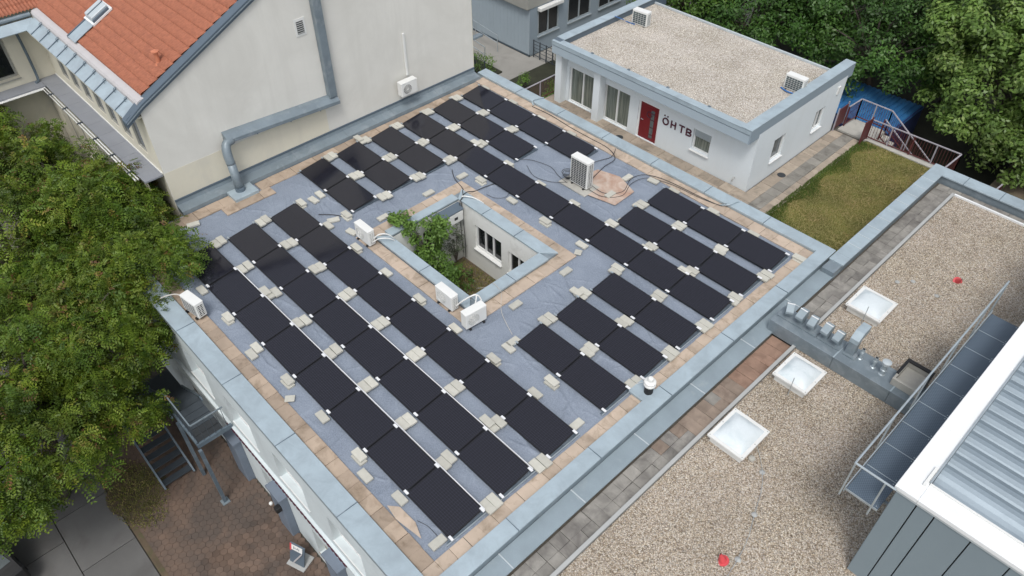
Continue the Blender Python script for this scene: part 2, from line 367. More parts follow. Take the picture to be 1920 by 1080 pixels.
def window(par, f, a0, a1, z0, z1, d, n=2, fw=.06, glass='glass', frame='white_paint', sill=.08, blind=0, label=None):
    """frame + panes + sill, glass plane at o=-d; bars proud"""
    m = MB(); o0, o1 = -d-.05, -d+.03
    m.box(a0, a0+fw, o0, o1, z0, z1, f); m.box(a1-fw, a1, o0, o1, z0, z1, f)
    m.box(a0+fw, a1-fw, o0, o1-.002, z0, z0+fw, f); m.box(a0+fw, a1-fw, o0, o1-.002, z1-fw, z1, f)
    wdt = (a1-a0-2*fw)/n
    for i in range(1, n): m.box(a0+fw+i*wdt-fw/2, a0+fw+i*wdt+fw/2, o0, o1-.004, z0+fw, z1-fw, f)
    w_ = m.build('window', frame, par)
    if label: w_['label'] = label
    for i in range(n):
        p0 = a0+fw+i*wdt+(fw/2 if i else 0); p1 = a0+fw+(i+1)*wdt-(fw/2 if i < n-1 else 0)
        sub('pane', MB().quad(f(p0, -d-.02, z0+fw), f(p1, -d-.02, z0+fw), f(p1, -d-.02, z1-fw), f(p0, -d-.02, z1-fw)), glass, w_)
    if sill: sub('sill', MB().box(a0-.03, a1+.03, -d+.03, sill, z0-.04, z0-.004, f), frame, w_)
    if blind:
        b = MB()
        k = int(blind/.05)
        for i in range(k): b.prism([(-d+.05, z1-.04-i*.05), (-d+.09, z1-.05-i*.05), (-d+.09, z1-.06-i*.05), (-d+.05, z1-.05-i*.05)], a0+.05, a1-.05, f)
        sub('blind', b, 'zinc_pale', w_)
    return w_
def fast_mesh(name, V, Fq, mat, tint=None, smooth=False):
    V = np.asarray(V, np.float32); Fq = np.asarray(Fq, np.int32); k = Fq.shape[1]
    me = bpy.data.meshes.new(name); me.vertices.add(len(V)); me.vertices.foreach_set('co', V.ravel())
    me.loops.add(Fq.size); me.loops.foreach_set('vertex_index', Fq.ravel())
    me.polygons.add(len(Fq)); me.polygons.foreach_set('loop_start', np.arange(0, Fq.size, k, dtype=np.int32))
    me.polygons.foreach_set('loop_total', np.full(len(Fq), k, np.int32))
    if smooth: me.polygons.foreach_set('use_smooth', np.ones(len(Fq), bool))
    me.update(calc_edges=True)
    if tint is not None:
        at = me.attributes.new('tint', 'FLOAT', 'FACE'); at.data.foreach_set('value', np.asarray(tint, np.float32))
    me.materials.append(M[mat]); return me

# ------------------------------------------------------------------ ground and terrain
struct('ground', MB().box(-300, 300, -300, 300, -6.6, -6.12), 'forest_floor')
g2 = MB().box(-300, -24.4, 6.36, 300, -6.0, -3.52).box(-24.4, -6.7, 21.5, 300, -6.0, -3.524).box(-6.7, 300, 29.2, 300, -6.0, -3.528)
struct('terrain', g2, 'forest_floor')
struct('path', MB().box(-45, -24.0, 21.4, 28.75, -3.55, -3.5).box(-28.85, -22.6, 28.75, 60, -3.55, -3.502), 'path')
struct('soil_bank', MB().box(-5.3, 14, 30.5, 44, -3.6, -2.6), 'bank')
struct('garden_bed', MB().box(-27.6, -22.6, 26.0, 29.4, -3.5, -3.42).box(-31.3, -28.6, 24.8, 26.4, -3.5, -3.424), 'forest_floor')
struct('courtyard_soil', MB().box(-17.6, -13.4, 10.9, 14.2, -2.75, -2.6), 'soil')

# ------------------------------------------------------------------ flat roof building (main)
MR = thing('flat_roof_building', 'flat roofed building carrying black solar panels round a light well', 'building', (-15.5, 12.5, 0))
# membrane sheet with real creases
nx = 560; ny = 560
gx = np.linspace(-24.0, -7.05, nx); gy = np.linspace(3.95, 21.0, ny)
X, Y = np.meshgrid(gx, gy, indexing='ij'); Z = np.zeros_like(X)
for i in range(900):
    L = RNG.uniform(.5, 2.3)
    cx, cy_ = RNG.uniform(-24, -7), RNG.uniform(4, 21); a = RNG.normal(math.radians(-20), .55) if RNG.random() < .75 else RNG.uniform(0, 3.14)
    dx, dy = X-cx, Y-cy_; u = dx*math.cos(a)+dy*math.sin(a); v = -dx*math.sin(a)+dy*math.cos(a)+.05*np.sin(u*4+i)
    wd = RNG.uniform(.022, .045); msk = np.clip(1-(u/(L/2))**2, 0, 1)
    Z += RNG.uniform(.008, .04)*(1 if RNG.random() < .6 else .4)*msk*np.exp(-(v/wd)**2)
Z += .006*np.sin(X*2.1+np.sin(Y*1.7))*np.sin(Y*2.6)
Z = .055*np.tanh(Z/.045)
flat = (X < -22.8) | (X > -7.6) | (Y < 4.6) | (Y > 20.4) | ((X > -18.7) & (X < -12.55) & (Y > 10.05) & (Y < 15.1)) | ((X > -15.8) & (X < -13.5) & (Y > 17.7) & (Y < 19.6)) | ((X > -9.5) & (X < -8.1) & (Y < 4.95))
Z = np.where(flat, np.clip(Z, -.01, .012), Z)
idx = np.arange(nx*ny).reshape(nx, ny)
q = np.stack([idx[:-1, :-1], idx[1:, :-1], idx[1:, 1:], idx[:-1, 1:]], -1).reshape(-1, 4)
cxq = (X[:-1, :-1]+X[1:, 1:]).ravel()/2; cyq = (Y[:-1, :-1]+Y[1:, 1:]).ravel()/2
keep = ~((cxq > -17.95) & (cxq < -13.3) & (cyq > 10.6) & (cyq < 14.45))
mem = link('roof_membrane', fast_mesh('roof_membrane', np.stack([X, Y, Z], -1).reshape(-1, 3), q[keep], 'membrane', smooth=True), MR)
mem['label'] = 'creased blue grey fleece'

def coping_run(par, axis, c0, c1, a0, a1, z, pieces, mat='zinc', name='coping', lip=.07, th=.03, lab=None, miter=(0, 0)):
    """coping pieces lying along axis ('x' or 'y'), between c0 and c1 across"""
    L = (a1-a0)/pieces
    for i in range(pieces):
        b0, b1 = a0+i*L+(.005 if i else 0), a0+(i+1)*L-(.005 if i < pieces-1 else 0)
        m = MB()
        def P(a, c, zz): return (a, c, zz) if axis == 'x' else (c, a, zz)
        # ends mitred: (inner offset) at first and last piece
        s0 = miter[0] if i == 0 else 0; s1 = miter[1] if i == pieces-1 else 0
        A00, A01 = b0+(s0 if s0 > 0 else 0), b0+(-s0 if s0 < 0 else 0)      # start at c0 side / c1 side
        A10, A11 = b1-(s1 if s1 > 0 else 0), b1-(-s1 if s1 < 0 else 0)
        slope = .012
        top = [P(A00, c0, z), P(A10, c0, z), P(A11, c1, z+slope), P(A01, c1, z+slope)]
        bot = [P(A00, c0, z-lip), P(A10, c0, z-lip), P(A11, c1, z-lip), P(A01, c1, z-lip)]
        m.v = top+bot; m.f = [(0, 1, 2, 3), (7, 6, 5, 4), (0, 4, 5, 1), (1, 5, 6, 2), (2, 6, 7, 3), (3, 7, 4, 0)]
        o = m.build(name, mat, par, bevel=.006)
    # standing seam strips between the pieces
    for i in range(1, pieces):
        a = a0+i*L; m = MB()
        f = (lambda x, y, zz: (x, y, zz)) if axis == 'x' else (lambda x, y, zz: (y, x, zz))
        m.box(a-.009, a+.009, min(c0, c1)-.004, max(c0, c1)+.004, z-lip+.002, z+.017, f); m.build('coping_seam', 'zinc_dark', par)
ZC = .15
coping_run(MR, 'x', 20.95, 21.47, -24.36, -6.64, ZC, 7, miter=(0, .52), lip=.09)
coping_run(MR, 'y', -6.64, -7.10, 3.50, 21.47, ZC, 6, miter=(.46, -.46) and (0, 0), lip=.06)
coping_run(MR, 'x', 4.11, 3.50, -24.36, -7.11, ZC, 6, lip=.1)
MB().box(-24.36, -6.7, 20.98, 21.42, -6, ZC-.085).build('parapet', 'facade', MR)
MB().box(-7.06, -6.66, 3.6, 20.97, -.45, ZC-.055).build('parapet', 'zinc_mid', MR)
MB().box(-24.36, -7.07, 3.58, 4.07, -.5, ZC-.095).build('parapet', 'facade', MR)
# paver strips round the roof edge
def paver_mesh(lx, ly, mat, th=.045):
    m = MB().box(-lx/2+.004, lx/2-.004, -ly/2+.004, ly/2-.004, 0, th); return m.mesh('paver', mat, bevel=.005)
PV = {}
def pavers(par, x0, x1, y0, y1, nx_, ny_, z, mat, skip=None, name='paver', jit=.006, tilt=.006):
    lx, ly = (x1-x0)/nx_, (y1-y0)/ny_
    key = (round(lx, 3), round(ly, 3), mat)
    if key not in PV: PV[key] = paver_mesh(lx, ly, mat)
    for i in range(nx_):
        for j in range(ny_):
            X_, Y_ = x0+(i+.5)*lx, y0+(j+.5)*ly
            if skip and skip(X_, Y_): continue
            o = bpy.data.objects.new(name, PV[key]); COL.objects.link(o); o.parent = par
            pl = par.location
            o.location = (X_-pl.x+random.uniform(-jit, jit), Y_-pl.y+random.uniform(-jit, jit), z-pl.z+random.uniform(0, .006))
            o.rotation_euler = (random.uniform(-tilt, tilt), random.uniform(-tilt, tilt), random.uniform(-.006, .006))
pavers(MR, -24.0, -7.5, 4.11, 4.55, 33, 1, .0, 'paver')
pavers(MR, -24.0, -7.5, 20.45, 20.95, 33, 1, .0, 'paver_pale')
pavers(MR, -7.50, -7.10, 4.11, 20.95, 1, 38, .0, 'paver_pale')
pavers(MR, -23.9, -23.35, 4.6, 20.4, 1, 31, .0, 'paver', skip=lambda x, y: 8.0 < y < 9.2)
pavers(MR, -23.35, -22.85, 7.5, 9.5, 1, 4, .002, 'paver')
# pavers round the light well (one row, 0.5 m) with mitred look at the corners
pavers(MR, -18.62, -12.62, 14.50, 15.0, 12, 1, .0, 'paver_pale')
pavers(MR, -18.62, -12.62, 10.12, 10.56, 12, 1, .0, 'paver_pale')
pavers(MR, -18.62, -18.06, 10.56, 14.5, 1, 8, .0, 'paver_pale')
pavers(MR, -13.12, -12.62, 10.56, 14.5, 1, 8, .0, 'paver_pale')
# light well copings (zinc, raised) and walls
zc = .2
coping_run(MR, 'x', 14.05, 14.52, -18.05, -13.05, zc, 3, mat='zinc', lip=.07, miter=(.36, .47))
coping_run(MR, 'x', 10.98, 10.54, -18.05, -13.05, zc, 2, mat='zinc', lip=.07, miter=(.36, .47))
coping_run(MR, 'y', -17.69, -18.05, 10.98, 14.06, zc, 1, mat='zinc', lip=.07)
coping_run(MR, 'y', -13.50, -13.05, 10.98, 14.06, zc, 2, mat='zinc', lip=.07)
for b in ((-18.0, -13.1, 14.10, 14.47), (-18.0, -13.1, 10.6, 10.93)): MB().box(*b, 0, zc-.065).build('light_well_kerb', 'zinc_mid', MR)
for b in ((-18.0, -17.73, 10.93, 14.1), (-13.45, -13.1, 10.93, 14.1)): MB().box(*b, 0, zc-.065).build('light_well_kerb', 'zinc_mid', MR)
fN = mapf('Y', 14.08); fW = mapf('X', -17.66)
opsN = [(-16.85, -15.42, -1.66, -.56), (-15.05, -14.1, -1.75, -.72)]
wall_open(m := MB(), fN, -17.66, -13.5, -2.7, zc-.07, opsN, .14); m.build('light_well_wall', 'court_white', MR)
opsW = [(12.3, 13.25, -1.84, -.46)]
wall_open(m := MB(), fW, 10.9, 14.08, -2.7, zc-.07, opsW, .14); m.build('light_well_wall', 'court_white', MR)
MB().quad((-17.66, 10.96, -2.7), (-13.5, 10.96, -2.7), (-13.5, 10.96, .13), (-17.66, 10.96, .13)).build('light_well_wall', 'court_white', MR)
MB().quad((-13.48, 10.96, -2.7), (-13.48, 14.08, -2.7), (-13.48, 14.08, .13), (-13.48, 10.96, .13)).build('light_well_wall', 'court_white', MR)
window(MR, fN, -16.85, -15.42, -1.66, -.56, .1, 3, .07)
window(MR, fN, -15.05, -14.1, -1.75, -.72, .1, 2, .07)
window(MR, fW, 12.3, 13.25, -1.84, -.46, .1, 2, .07)

# street side facade with windows, ornament strip and blue doors
fF = mapf('Y', 3.6)
opsF = []; wx = [-22.2, -19.4, -16.6, -13.8, -11.0, -8.2]
for x in wx: opsF.append((x, x+1.55, -2.5, -1.2))
low = [-21.6, -18.6, -15.7, -12.7, -9.8]
for x in low: opsF.append((x, x+1.6, -5.6, -4.1))
wall_open(m := MB(), fF, -24.36, -6.9, -6.12, .06, opsF, .28); m.build('facade_wall', 'facade', MR)
for x in wx: window(MR, fF, x, x+1.55, -2.5, -1.2, .24, 2, .07, glass='glass_grey', sill=.03)
for x in low: window(MR, fF, x, x+1.6, -5.6, -4.1, .24, 2, .07, glass='glass_grey', frame='facade_beige', sill=.02)
MB().box(-24.3, -7.0, 0, .09, -3.22, -3.0, fF).build('string_course', 'facade', MR)
MB().box(-24.3, -7.0, 0, .035, -.32, -.26, fF).build('string_course', 'zinc_mid', MR)
orn = MB()
x = -17.2
while x < -10.6:
    orn.box(x, x+.11, .092, .118, -3.16, -3.08, fF); orn.box(x+.05, x+.19, .092, .112, -3.12, -3.04, fF); x += .2
orn.build('ornament_strip', 'maroon', MR)
for x in (-17.6, -14.75, -11.6, -8.6):
    MB().box(x, x+.75, .0, .26, -6.1, -3.9, fF).build('pilaster', 'facade_blue', MR, bevel=.02)
    MB().box(x-.04, x+.79, .0, .30, -3.898, -3.8, fF).build('pilaster_cap', 'facade_blue', MR)
MB().quad((-6.9, 3.6, -6.1), (-6.9, 21, -6.1), (-6.9, 21, -.3), (-6.9, 3.6, -.3)).build('side_wall', 'facade', MR)
MB().box(-24.3, -17.8, 4.2, 20.9, -.4, -.25).box(-13.3, -6.95, 4.2, 20.9, -.4, -.25).build('roof_deck', 'concrete', MR)

# bare screed patches and small membrane scraps on the roof
tag(MB().quad((-14.9, 17.75, .052), (-13.55, 18.05, .052), (-13.6, 19.2, .052), (-14.6, 19.55, .052), (-15.5, 19.3, .052), (-15.7, 18.5, .052)).build('bare_patch', 'tan_strip'), 'bare tan patch in the blue fleece beside the tall fan unit', 'patch')
tag(MB().quad((-9.45, 4.62, .05), (-9.0, 4.55, .05), (-8.15, 4.68, .05), (-8.6, 4.85, .05), (-9.2, 4.83, .05)).build('fleece_tear', 'paver_pale'), 'pointed pale tear in the fleece near the lower roof corner', 'tear')

# ------------------------------------------------------------------ solar panels
PW, PL, ZL, ZH = 1.722, 1.085, .09, .215
def make_panel():
    root = thing('solar_panel', 'x', 'solar panel', (0, 0, 0), 'black solar panels lying in rows on the flat roof')
    def top(u, v, dz=0):                     # u along the row, v up the slope
        return (u, v*PL, ZL+(ZH-ZL)*v+dz)
    m = MB(); fw = .028/PL; fu = .028
    # frame ring as four bars
    for u0, u1, v0, v1 in ((0, PW, 0, fw), (0, PW, 1-fw, 1), (0, fu, fw, 1-fw), (PW-fu, PW, fw, 1-fw)):
        k = len(m.v)
        m.v += [top(u0, v0, -.035), top(u1, v0, -.035), top(u1, v1, -.035), top(u0, v1, -.035), top(u0, v0, .002), top(u1, v0, .002), top(u1, v1, .002), top(u0, v1, .002)]
        m.f += [tuple(k+i for i in q_) for q_ in ((0, 3, 2, 1), (4, 5, 6, 7), (0, 1, 5, 4), (1, 2, 6, 5), (2, 3, 7, 6), (3, 0, 4, 7))]
    m.build('panel_frame', 'frame_black', root)
    MB().quad(top(fu, fw), top(PW-fu, fw), top(PW-fu, 1-fw), top(fu, 1-fw)).build('panel_glass', 'solar', root)
    for v in (.03, .97):
        m = MB(); a = top(PW-.065, v-.032, .004); b = top(PW+.085, v+.032, .02)
        m.box(a[0], b[0], a[1], b[1], a[2], a[2]+.022); m.build('clamp', 'clamp', root)
    m = MB()
    for u in (PW+.01,):
        m.bar((u, -.10, .055), (u, PL+.10, .055), .035, .03); m.bar((u, .03, .06), (u, .03, ZL-.03), .035); m.bar((u, PL-.04, .06), (u, PL-.04, ZH-.035), .035)
    m.build('support_rail', 'zinc_dark', root)
    return root
XJ = lambda k: -7.64-1.745*k
ROWS = [  # low edge y, first k, last k (panels hang from joint k to joint k-1), description
 (5.15, 8, 1, 'row nearest the street parapet'),
 (6.83, 8, 1, 'second row in from the street parapet'),
 (8.50, 8, 1, 'third row in from the street parapet'),
 (10.84, 9, 8, 'short row nearest the light well'),
 (12.50, 9, 8, 'middle one of the three short rows'),
 (14.16, 9, 8, 'short row next to the longest row'),
 (15.76, 9, 1, 'longest row, behind the light well'),
 (10.71, 2, 1, 'two-panel row nearest the round flue'),
 (12.38, 2, 1, 'middle two-panel row at the gutter edge'),
 (14.03, 2, 1, 'two-panel gutter edge row farthest from the flue'),
 (17.42, 9, 7, 'row just left of the tall fan unit'),
 (17.32, 3, 1, 'three-panel row next to the lawn side row'),
 (19.08, 9, 6, 'four-panel row by the white house parapet'),
 (18.98, 3, 1, 'three-panel row by the lawn side parapet')]
proto = make_panel(); used = False
for y, k0, k1, d in ROWS:
    n = k0-k1+1
    for i, k in enumerate(range(k0, k1-1, -1)):
        pos = 'sole' if n == 1 else (ORD[i] if i < n-1 else 'last')
        lab = '%s panel from the cream wall, %s' % (pos, d)
        loc = (XJ(k)+.011, y+random.uniform(-.008, .008), random.uniform(0, .008))
        if not used: proto.location = loc; proto['label'] = lab; used = True; o = proto
        else: o = copy_tree(proto, loc, random.uniform(-.003, .003), lab)
# start rails of each row with clamps at the wall-side end
for y, k0, k1, d in ROWS:
    x = XJ(k0); m = MB().bar((x, y-.10, .055), (x, y+PL+.10, .055), .035, .03)
    m.bar((x, y+.03, .06), (x, y+.03, ZL-.03), .035).bar((x, y+PL-.04, .06), (x, y+PL-.04, ZH-.035), .035)
    m.box(x-.06, x+.05, y+.01, y+.06, ZL+.008, ZL+.03).box(x-.06, x+.05, y+PL-.06, y+PL-.01, ZH, ZH+.02)
    tag(m.build('end_rail', 'rail_steel'), 'aluminium end rail closing the '+d, 'rail', 'aluminium end rails of the solar rows')
# thin edge trunking on the high side of the two first rows, and end rail at the gutter side
for y, d in ((5.15, 'first'), (6.83, 'second')):
    tag(MB().box(XJ(7 if y < 6 else 5), XJ(0)+.02, y+PL+.015, y+PL+.04, ZH-.05, ZH-.005).build('wiring_rail', 'clamp'), 'thin white rail along the upper edge of the %s street side panel row' % d, 'rail')
tag(MB().box(-7.60, -7.575, 5.0, 9.7, .03, .06).box(-7.60, -7.575, 10.6, 20.1, .03, .06).build('edge_rail', 'rail_steel'), 'long thin rail lying between panel ends and gutter side pavers', 'rail')

# ------------------------------------------------------------------ ballast slabs
SLm = MB().box(-.215, .215, -.115, .115, 0, .07).mesh('ballast_slab', 'slab', bevel=.006)
def slab(x, y, z, rz, label, group='pale concrete slabs weighing down the panels'):
    o = bpy.data.objects.new('ballast_slab', SLm); COL.objects.link(o)
    o.location = (x, y, z); o.rotation_euler = (0, 0, rz); tag(o, label, 'concrete slab', group); return o
J = lambda a: random.uniform(-a, a)
def pairs(y, ks, d, dx=0):
    for i, k in enumerate(ks):
        x = XJ(k)+dx+J(.03); pos = ORD[i]+' pair from cream wall'
        slab(x+J(.03), y-.122+J(.01), .075, J(.02), 'street side slab, %s, %s' % (pos, d))
        slab(x+J(.05), y+.122+J(.01), .075, J(.02), 'far side slab, %s, %s' % (pos, d))
        if (i*7+int(y*3)) % 8 == 1: slab(x-.16, y-.14, .152, J(.02), 'extra top slab, %s, %s' % (pos, d))
        if (i*5+int(y*7)) % 6 == 0: slab(x+.02, y, .0, math.pi/2+J(.05), 'bottom slab, %s, %s' % (pos, d))
def singles(y, ks, d, dx=0):
    for i, k in enumerate(ks):
        x = XJ(k)+dx+J(.04); pos = ORD[i]+' from cream wall'; two = (i+int(y)) % 2
        slab(x, y, .078 if two else .03, J(.03), 'single slab, %s, %s' % (pos, d))
        if two: slab(x+.05, y-.05, .0, J(.04), 'lower slab under single, %s, %s' % (pos, d))
pairs(6.52, range(8, -1, -1), 'between first and second row')
pairs(8.24, range(8, -1, -1), 'between second and third row')
singles(4.97, range(7, 0, -1), 'below the first row')
singles(9.80, range(8, 0, -1), 'above the third row')
pairs(12.25, (9, 8, 7), 'above the nearest short row', .03)
pairs(13.90, (9, 8, 7), 'between second and third short rows', -.05)
pairs(15.49, (9, 8, 7), 'between third short row and long row', -.02)
pairs(17.13, (9, 8, 7), 'above the long row', 0)
pairs(18.76, (9, 8, 7), 'below the four panel row', 0)
singles(10.60, (8, 7), 'below the nearest short row')
singles(15.52, (6, 5, 4, 3), 'below the long row')
singles(17.0, (6, 5, 4), 'above the middle of the long row')
pairs(12.10, (2, 1, 0), 'above the flue side pair of panels', -.05)
pairs(13.72, (2, 1, 0), 'above the middle two-panel row', -.05)
pairs(15.38, (2, 1, 0), 'above the upper two-panel row', -.05)
singles(10.44, (2, 1), 'below the flue side row')
pairs(17.03, (3, 2, 1, 0), 'below the inner three-panel row', -.02)
pairs(18.68, (3, 2, 1, 0), 'between the lawn side panel rows', -.02)
singles(20.32, (9, 8, 7, 6), 'along the house side pavers', .2)
singles(20.28, (3, 2, 1, 0), 'along the lawn side pavers', .3)
for x, y, rz, lab in ((-23.19, 6.35, 1.3, 'lone slab on bare fleece by the tree'), (-16.27, 4.72, 0, 'lone slab by the street pavers, nearer the tree'),
   (-10.52, 4.72, 0, 'lone slab by the street pavers, nearer the corner'), (-21.45, 10.24, .1, 'lone slab near the two small slabs left of the short rows'),
   (-18.94, 10.19, .2, 'lone slab beside the small fan unit at the light well'), (-18.84, 11.48, 1.57, 'slab lying at the leafy corner of the light well'),
   (-18.84, 13.58, 1.57, 'slab lying on the wall side of the light well'), (-12.34, 11.85, 1.57, 'slab beside the lower end of the light well'),
   (-12.32, 14.14, 1.57, 'slab beside the far end of the light well'), (-18.80, 15.2, 1.57, 'slab near the top corner of the light well'),
   (-14.35, 19.69, 1.57, 'slab lying beyond the bare tan patch'), (-13.53, 20.24, .1, 'slab beside the lawn side row and parapet pavers'),
   (-14.1, 18.4, 1.57, 'slab on the edge of the bare tan patch'), (-11.26, 10.7, 1.57, 'slab at the wall end of the flue side row'),
   (-7.8, 4.9, 1.57, 'slab in the lowest roof corner by the last panel'), (-7.85, 9.85, 1.57, 'slab at the gutter end of the third row'),
   (-12.7, 17.5, .1, 'slab at the left of the inner three-panel row'), (-19.95, 10.1, 1.2, 'small slab above the third row near its middle')):
    slab(x, y, .03, rz, lab, 'loose concrete slabs on the fleece')
tag(link('concrete_offcut', MB().box(-.12, .12, -.12, .12, 0, .05).mesh('concrete_offcut', 'slab', bevel=.005), None, (-12.7, 15.15, .03), .5), 'small square offcut near the far corner of the light well', 'concrete piece')
tag(link('concrete_offcut', MB().box(-.14, .14, -.11, .11, 0, .03).mesh('concrete_offcut', 'slab', bevel=.005), None, (-14.05, 4.66, .045), .9), 'small white offcut at the street pavers below the first row', 'concrete piece')

# ------------------------------------------------------------------ gravel roof building (lower right)
GB = thing('gravel_roof_building', 'low building with broad gravel roof, grey parapet and white roof windows', 'building', (-3, 15, -.2))
Xs = -6.64
# flat zinc gutter strip beside the main coping (pieces) , z=-.13
def strip_pieces(x0, x1, y0, y1, z, n, mat, par, name, seam=True):
    L = (y1-y0)/n
    for i in range(n):
        MB().box(x0, x1, y0+i*L+.004, y0+(i+1)*L-.004, z-.05, z).build(name, mat, par, bevel=.004)
        if i and seam: MB().box(x0, x1, y0+i*L-.015, y0+i*L+.015, z+.001, z+.014).build('sheet_seam', 'zinc_pale', par)
strip_pieces(-6.65, -6.13, 3.3, 21.0, -.13, 7, 'gutter', GB, 'gutter_sheet')
strip_pieces(-6.62, -6.10, 21.5, 28.5, .10, 10, 'zinc', GB, 'coping')
MB().box(-6.62, -6.10, 21.02, 21.5, .04, .10).build('coping', 'zinc', GB, bevel=.004)
MB().box(-6.58, -6.14, 20.5, 28.9, -3.5, .045).build('parapet', 'zinc_mid', GB)
coping_run(GB, 'x', 28.45, 29.05, -6.62, 8.0, .10, 11, mat='zinc', lip=.06)
MB().box(-6.58, 8, 28.5, 29.0, -3.5, .03).build('parapet', 'zinc_mid', GB)
# roof slab, gravel sheet, pavers, edging
MB().box(-6.6, 8, 3.3, 28.9, -1.2, -.30).build('roof_slab', 'joint', GB)
pavers(GB, -6.10, -5.74, 3.4, 16.9, 1, 34, -.295, 'paver_grey'); pavers(GB, -5.74, -5.42, 3.4, 16.9, 1, 34, -.295, 'paver_grey')
pavers(GB, -6.08, -5.74, 17.85, 28.0, 1, 25, -.295, 'paver_grey'); pavers(GB, -5.74, -5.42, 17.85, 28.0, 1, 25, -.295, 'paver_grey')
pavers(GB, -6.05, 0.5, 28.02, 28.45, 15, 1, -.295, 'paver_grey')
for p in [o for o in GB.children if o.name.startswith('paver') and 14.6 < o.location.y+15 < 16.9 and o.location.x+(-3) < -5.3]:
    p.data = PV.setdefault('rust', paver_mesh(.36, .397, 'paver_rust')); p['label'] = 'rust stained paver'
tag(MB().box(-5.30, 8, 3.3, 27.95, -.29, -.20).build('gravel_bed', 'gravel', GB), kind='stuff')
MB().box(-5.42, -5.32, 3.3, 16.9, -.30, -.13).build('edging_strip', 'plinth', GB); MB().box(-5.42, -5.32, 17.85, 28.0, -.30, -.13).build('edging_strip', 'plinth', GB)
MB().box(-5.33, 3.0, 27.95, 28.03, -.30, -.13).build('edging_strip', 'white_frame', GB)
def stones(n, x0, x1, y0, y1, z, s0, s1, excl=()):
    P = np.stack([RNG.uniform(x0, x1, n), RNG.uniform(y0, y1, n)], -1)
    k = np.ones(n, bool)
    for a, b, c, d in excl: k &= ~((P[:, 0] > a) & (P[:, 0] < b) & (P[:, 1] > c) & (P[:, 1] < d))
    P = P[k]; n = len(P)
    base = np.array([(1, 0, 0), (0, 1, 0), (-1, 0, 0), (0, -1, 0), (0, 0, .75)], float)
    s = RNG.uniform(s0, s1, (n, 1, 1)); th = RNG.uniform(0, 6.28, n); asp = RNG.uniform(.55, 1, n)
    B = np.repeat(base[None], n, 0)*s; B[:, :, 1] *= asp[:, None]
    B += RNG.normal(0, 1, B.shape)*s*.14
    c, s_ = np.cos(th)[:, None], np.sin(th)[:, None]
    x = B[:, :, 0]*c-B[:, :, 1]*s_+P[:, None, 0]; y = B[:, :, 0]*s_+B[:, :, 1]*c+P[:, None, 1]
    V = np.stack([x, y, B[:, :, 2]+z], -1).reshape(-1, 3)
    o = (np.arange(n)*5)[:, None, None]; Fq = (np.array([(0, 1, 4), (1, 2, 4), (2, 3, 4), (3, 0, 4)])[None]+o).reshape(-1, 3)
    return V, Fq, np.repeat(RNG.uniform(0, 1, n), 4)
V, Fq, t = stones(120000, -5.28, 2.5, 4.5, 27.9, -.198, .008, .022, [(-5.2, -4.0, 19.4, 20.7), (-5.25, -4.0, 15.2, 16.55), (-5.25, -4.0, 12.1, 13.6), (-.74, 8, 11.4, 40), (-5.5, -.7, 16.9, 17.8)])
tag(link('gravel_stones', fast_mesh('gravel_stones', V, Fq, 'stones', t), GB), kind='stuff')

for p in [o for o in GB.children if o.name.startswith('paver') and 9.5 < o.location.y+15 < 14.6 and o.location.x+(-3) < -5.3]:
    if random.random() < (p.location.y+15-9.0)/6.5: p.data = PV.setdefault('brownish', paver_mesh(.36, .397, 'paver_brown')); p['label'] = 'brown stained paver'
# roof windows
def roof_window(x0, x1, y0, y1, lab, rod=True):
    c = ((x0+x1)/2, (y0+y1)/2, -.2)
    t = thing('roof_window', lab, 'roof window', c, 'white framed dome windows on the gravel roof')
    hx, hy = (x1-x0)/2, (y1-y0)/2
    def P(mb, name, mat, bev=0): o = bpy.data.objects.new(name, mb.mesh(name, mat, bev)); COL.objects.link(o); o.parent = t; return o
    P(MB().box(-hx+.07, hx-.07, -hy+.07, hy-.07, 0, .24), 'kerb', 'white_plastic', .008)
    m = MB(); fr = .10
    m.box(-hx, hx, -hy, -hy+fr, .242, .30).box(-hx, hx, hy-fr, hy, .242, .30).box(-hx, -hx+fr, -hy+fr, hy-fr, .242, .299).box(hx-fr, hx, -hy+fr, hy-fr, .242, .299)
    P(m, 'window_frame', 'white_plastic')
    n = 10; m = MB(); ax, ay = hx-fr+.005, hy-fr+.005
    for i in range(n+1):
        for j in range(n+1):
            u, v = -1+2*i/n, -1+2*j/n; m.v.append((u*ax, v*ay, .29+.16*(1-u**4)*(1-v**4)))
    for i in range(n):
        for j in range(n):
            k = i*(n+1)+j; m.f.append((k, k+n+1, k+n+2, k+1))
    o = P(m, 'dome', 'domeglass'); o.data.polygons.foreach_set('use_smooth', [True]*len(o.data.polygons))
    if rod: P(MB().tube([(.12, -hy-.12, -.0), (.12, -hy-.12, .75)], .012, 6), 'lightning_rod', 'rail_steel')
    b = MB()
    for sx in (-1, 1):
        for sy in (-1, 0, 1): b.lathe([(.016, .30), (.016, .312)], (sx*(hx-.05), sy*(hy-.05), 0), 8)
    P(b, 'frame_screws', 'plinth')
roof_window(-5.14, -3.98, 19.42, 20.62, 'dome roof window beyond the vent duct, farthest of the three')
roof_window(-5.16, -4.07, 15.28, 16.45, 'dome roof window directly before the vent duct, middle of the three')
roof_window(-5.18, -4.06, 12.15, 13.45, 'dome roof window nearest the camera by the brown paver strip', False)

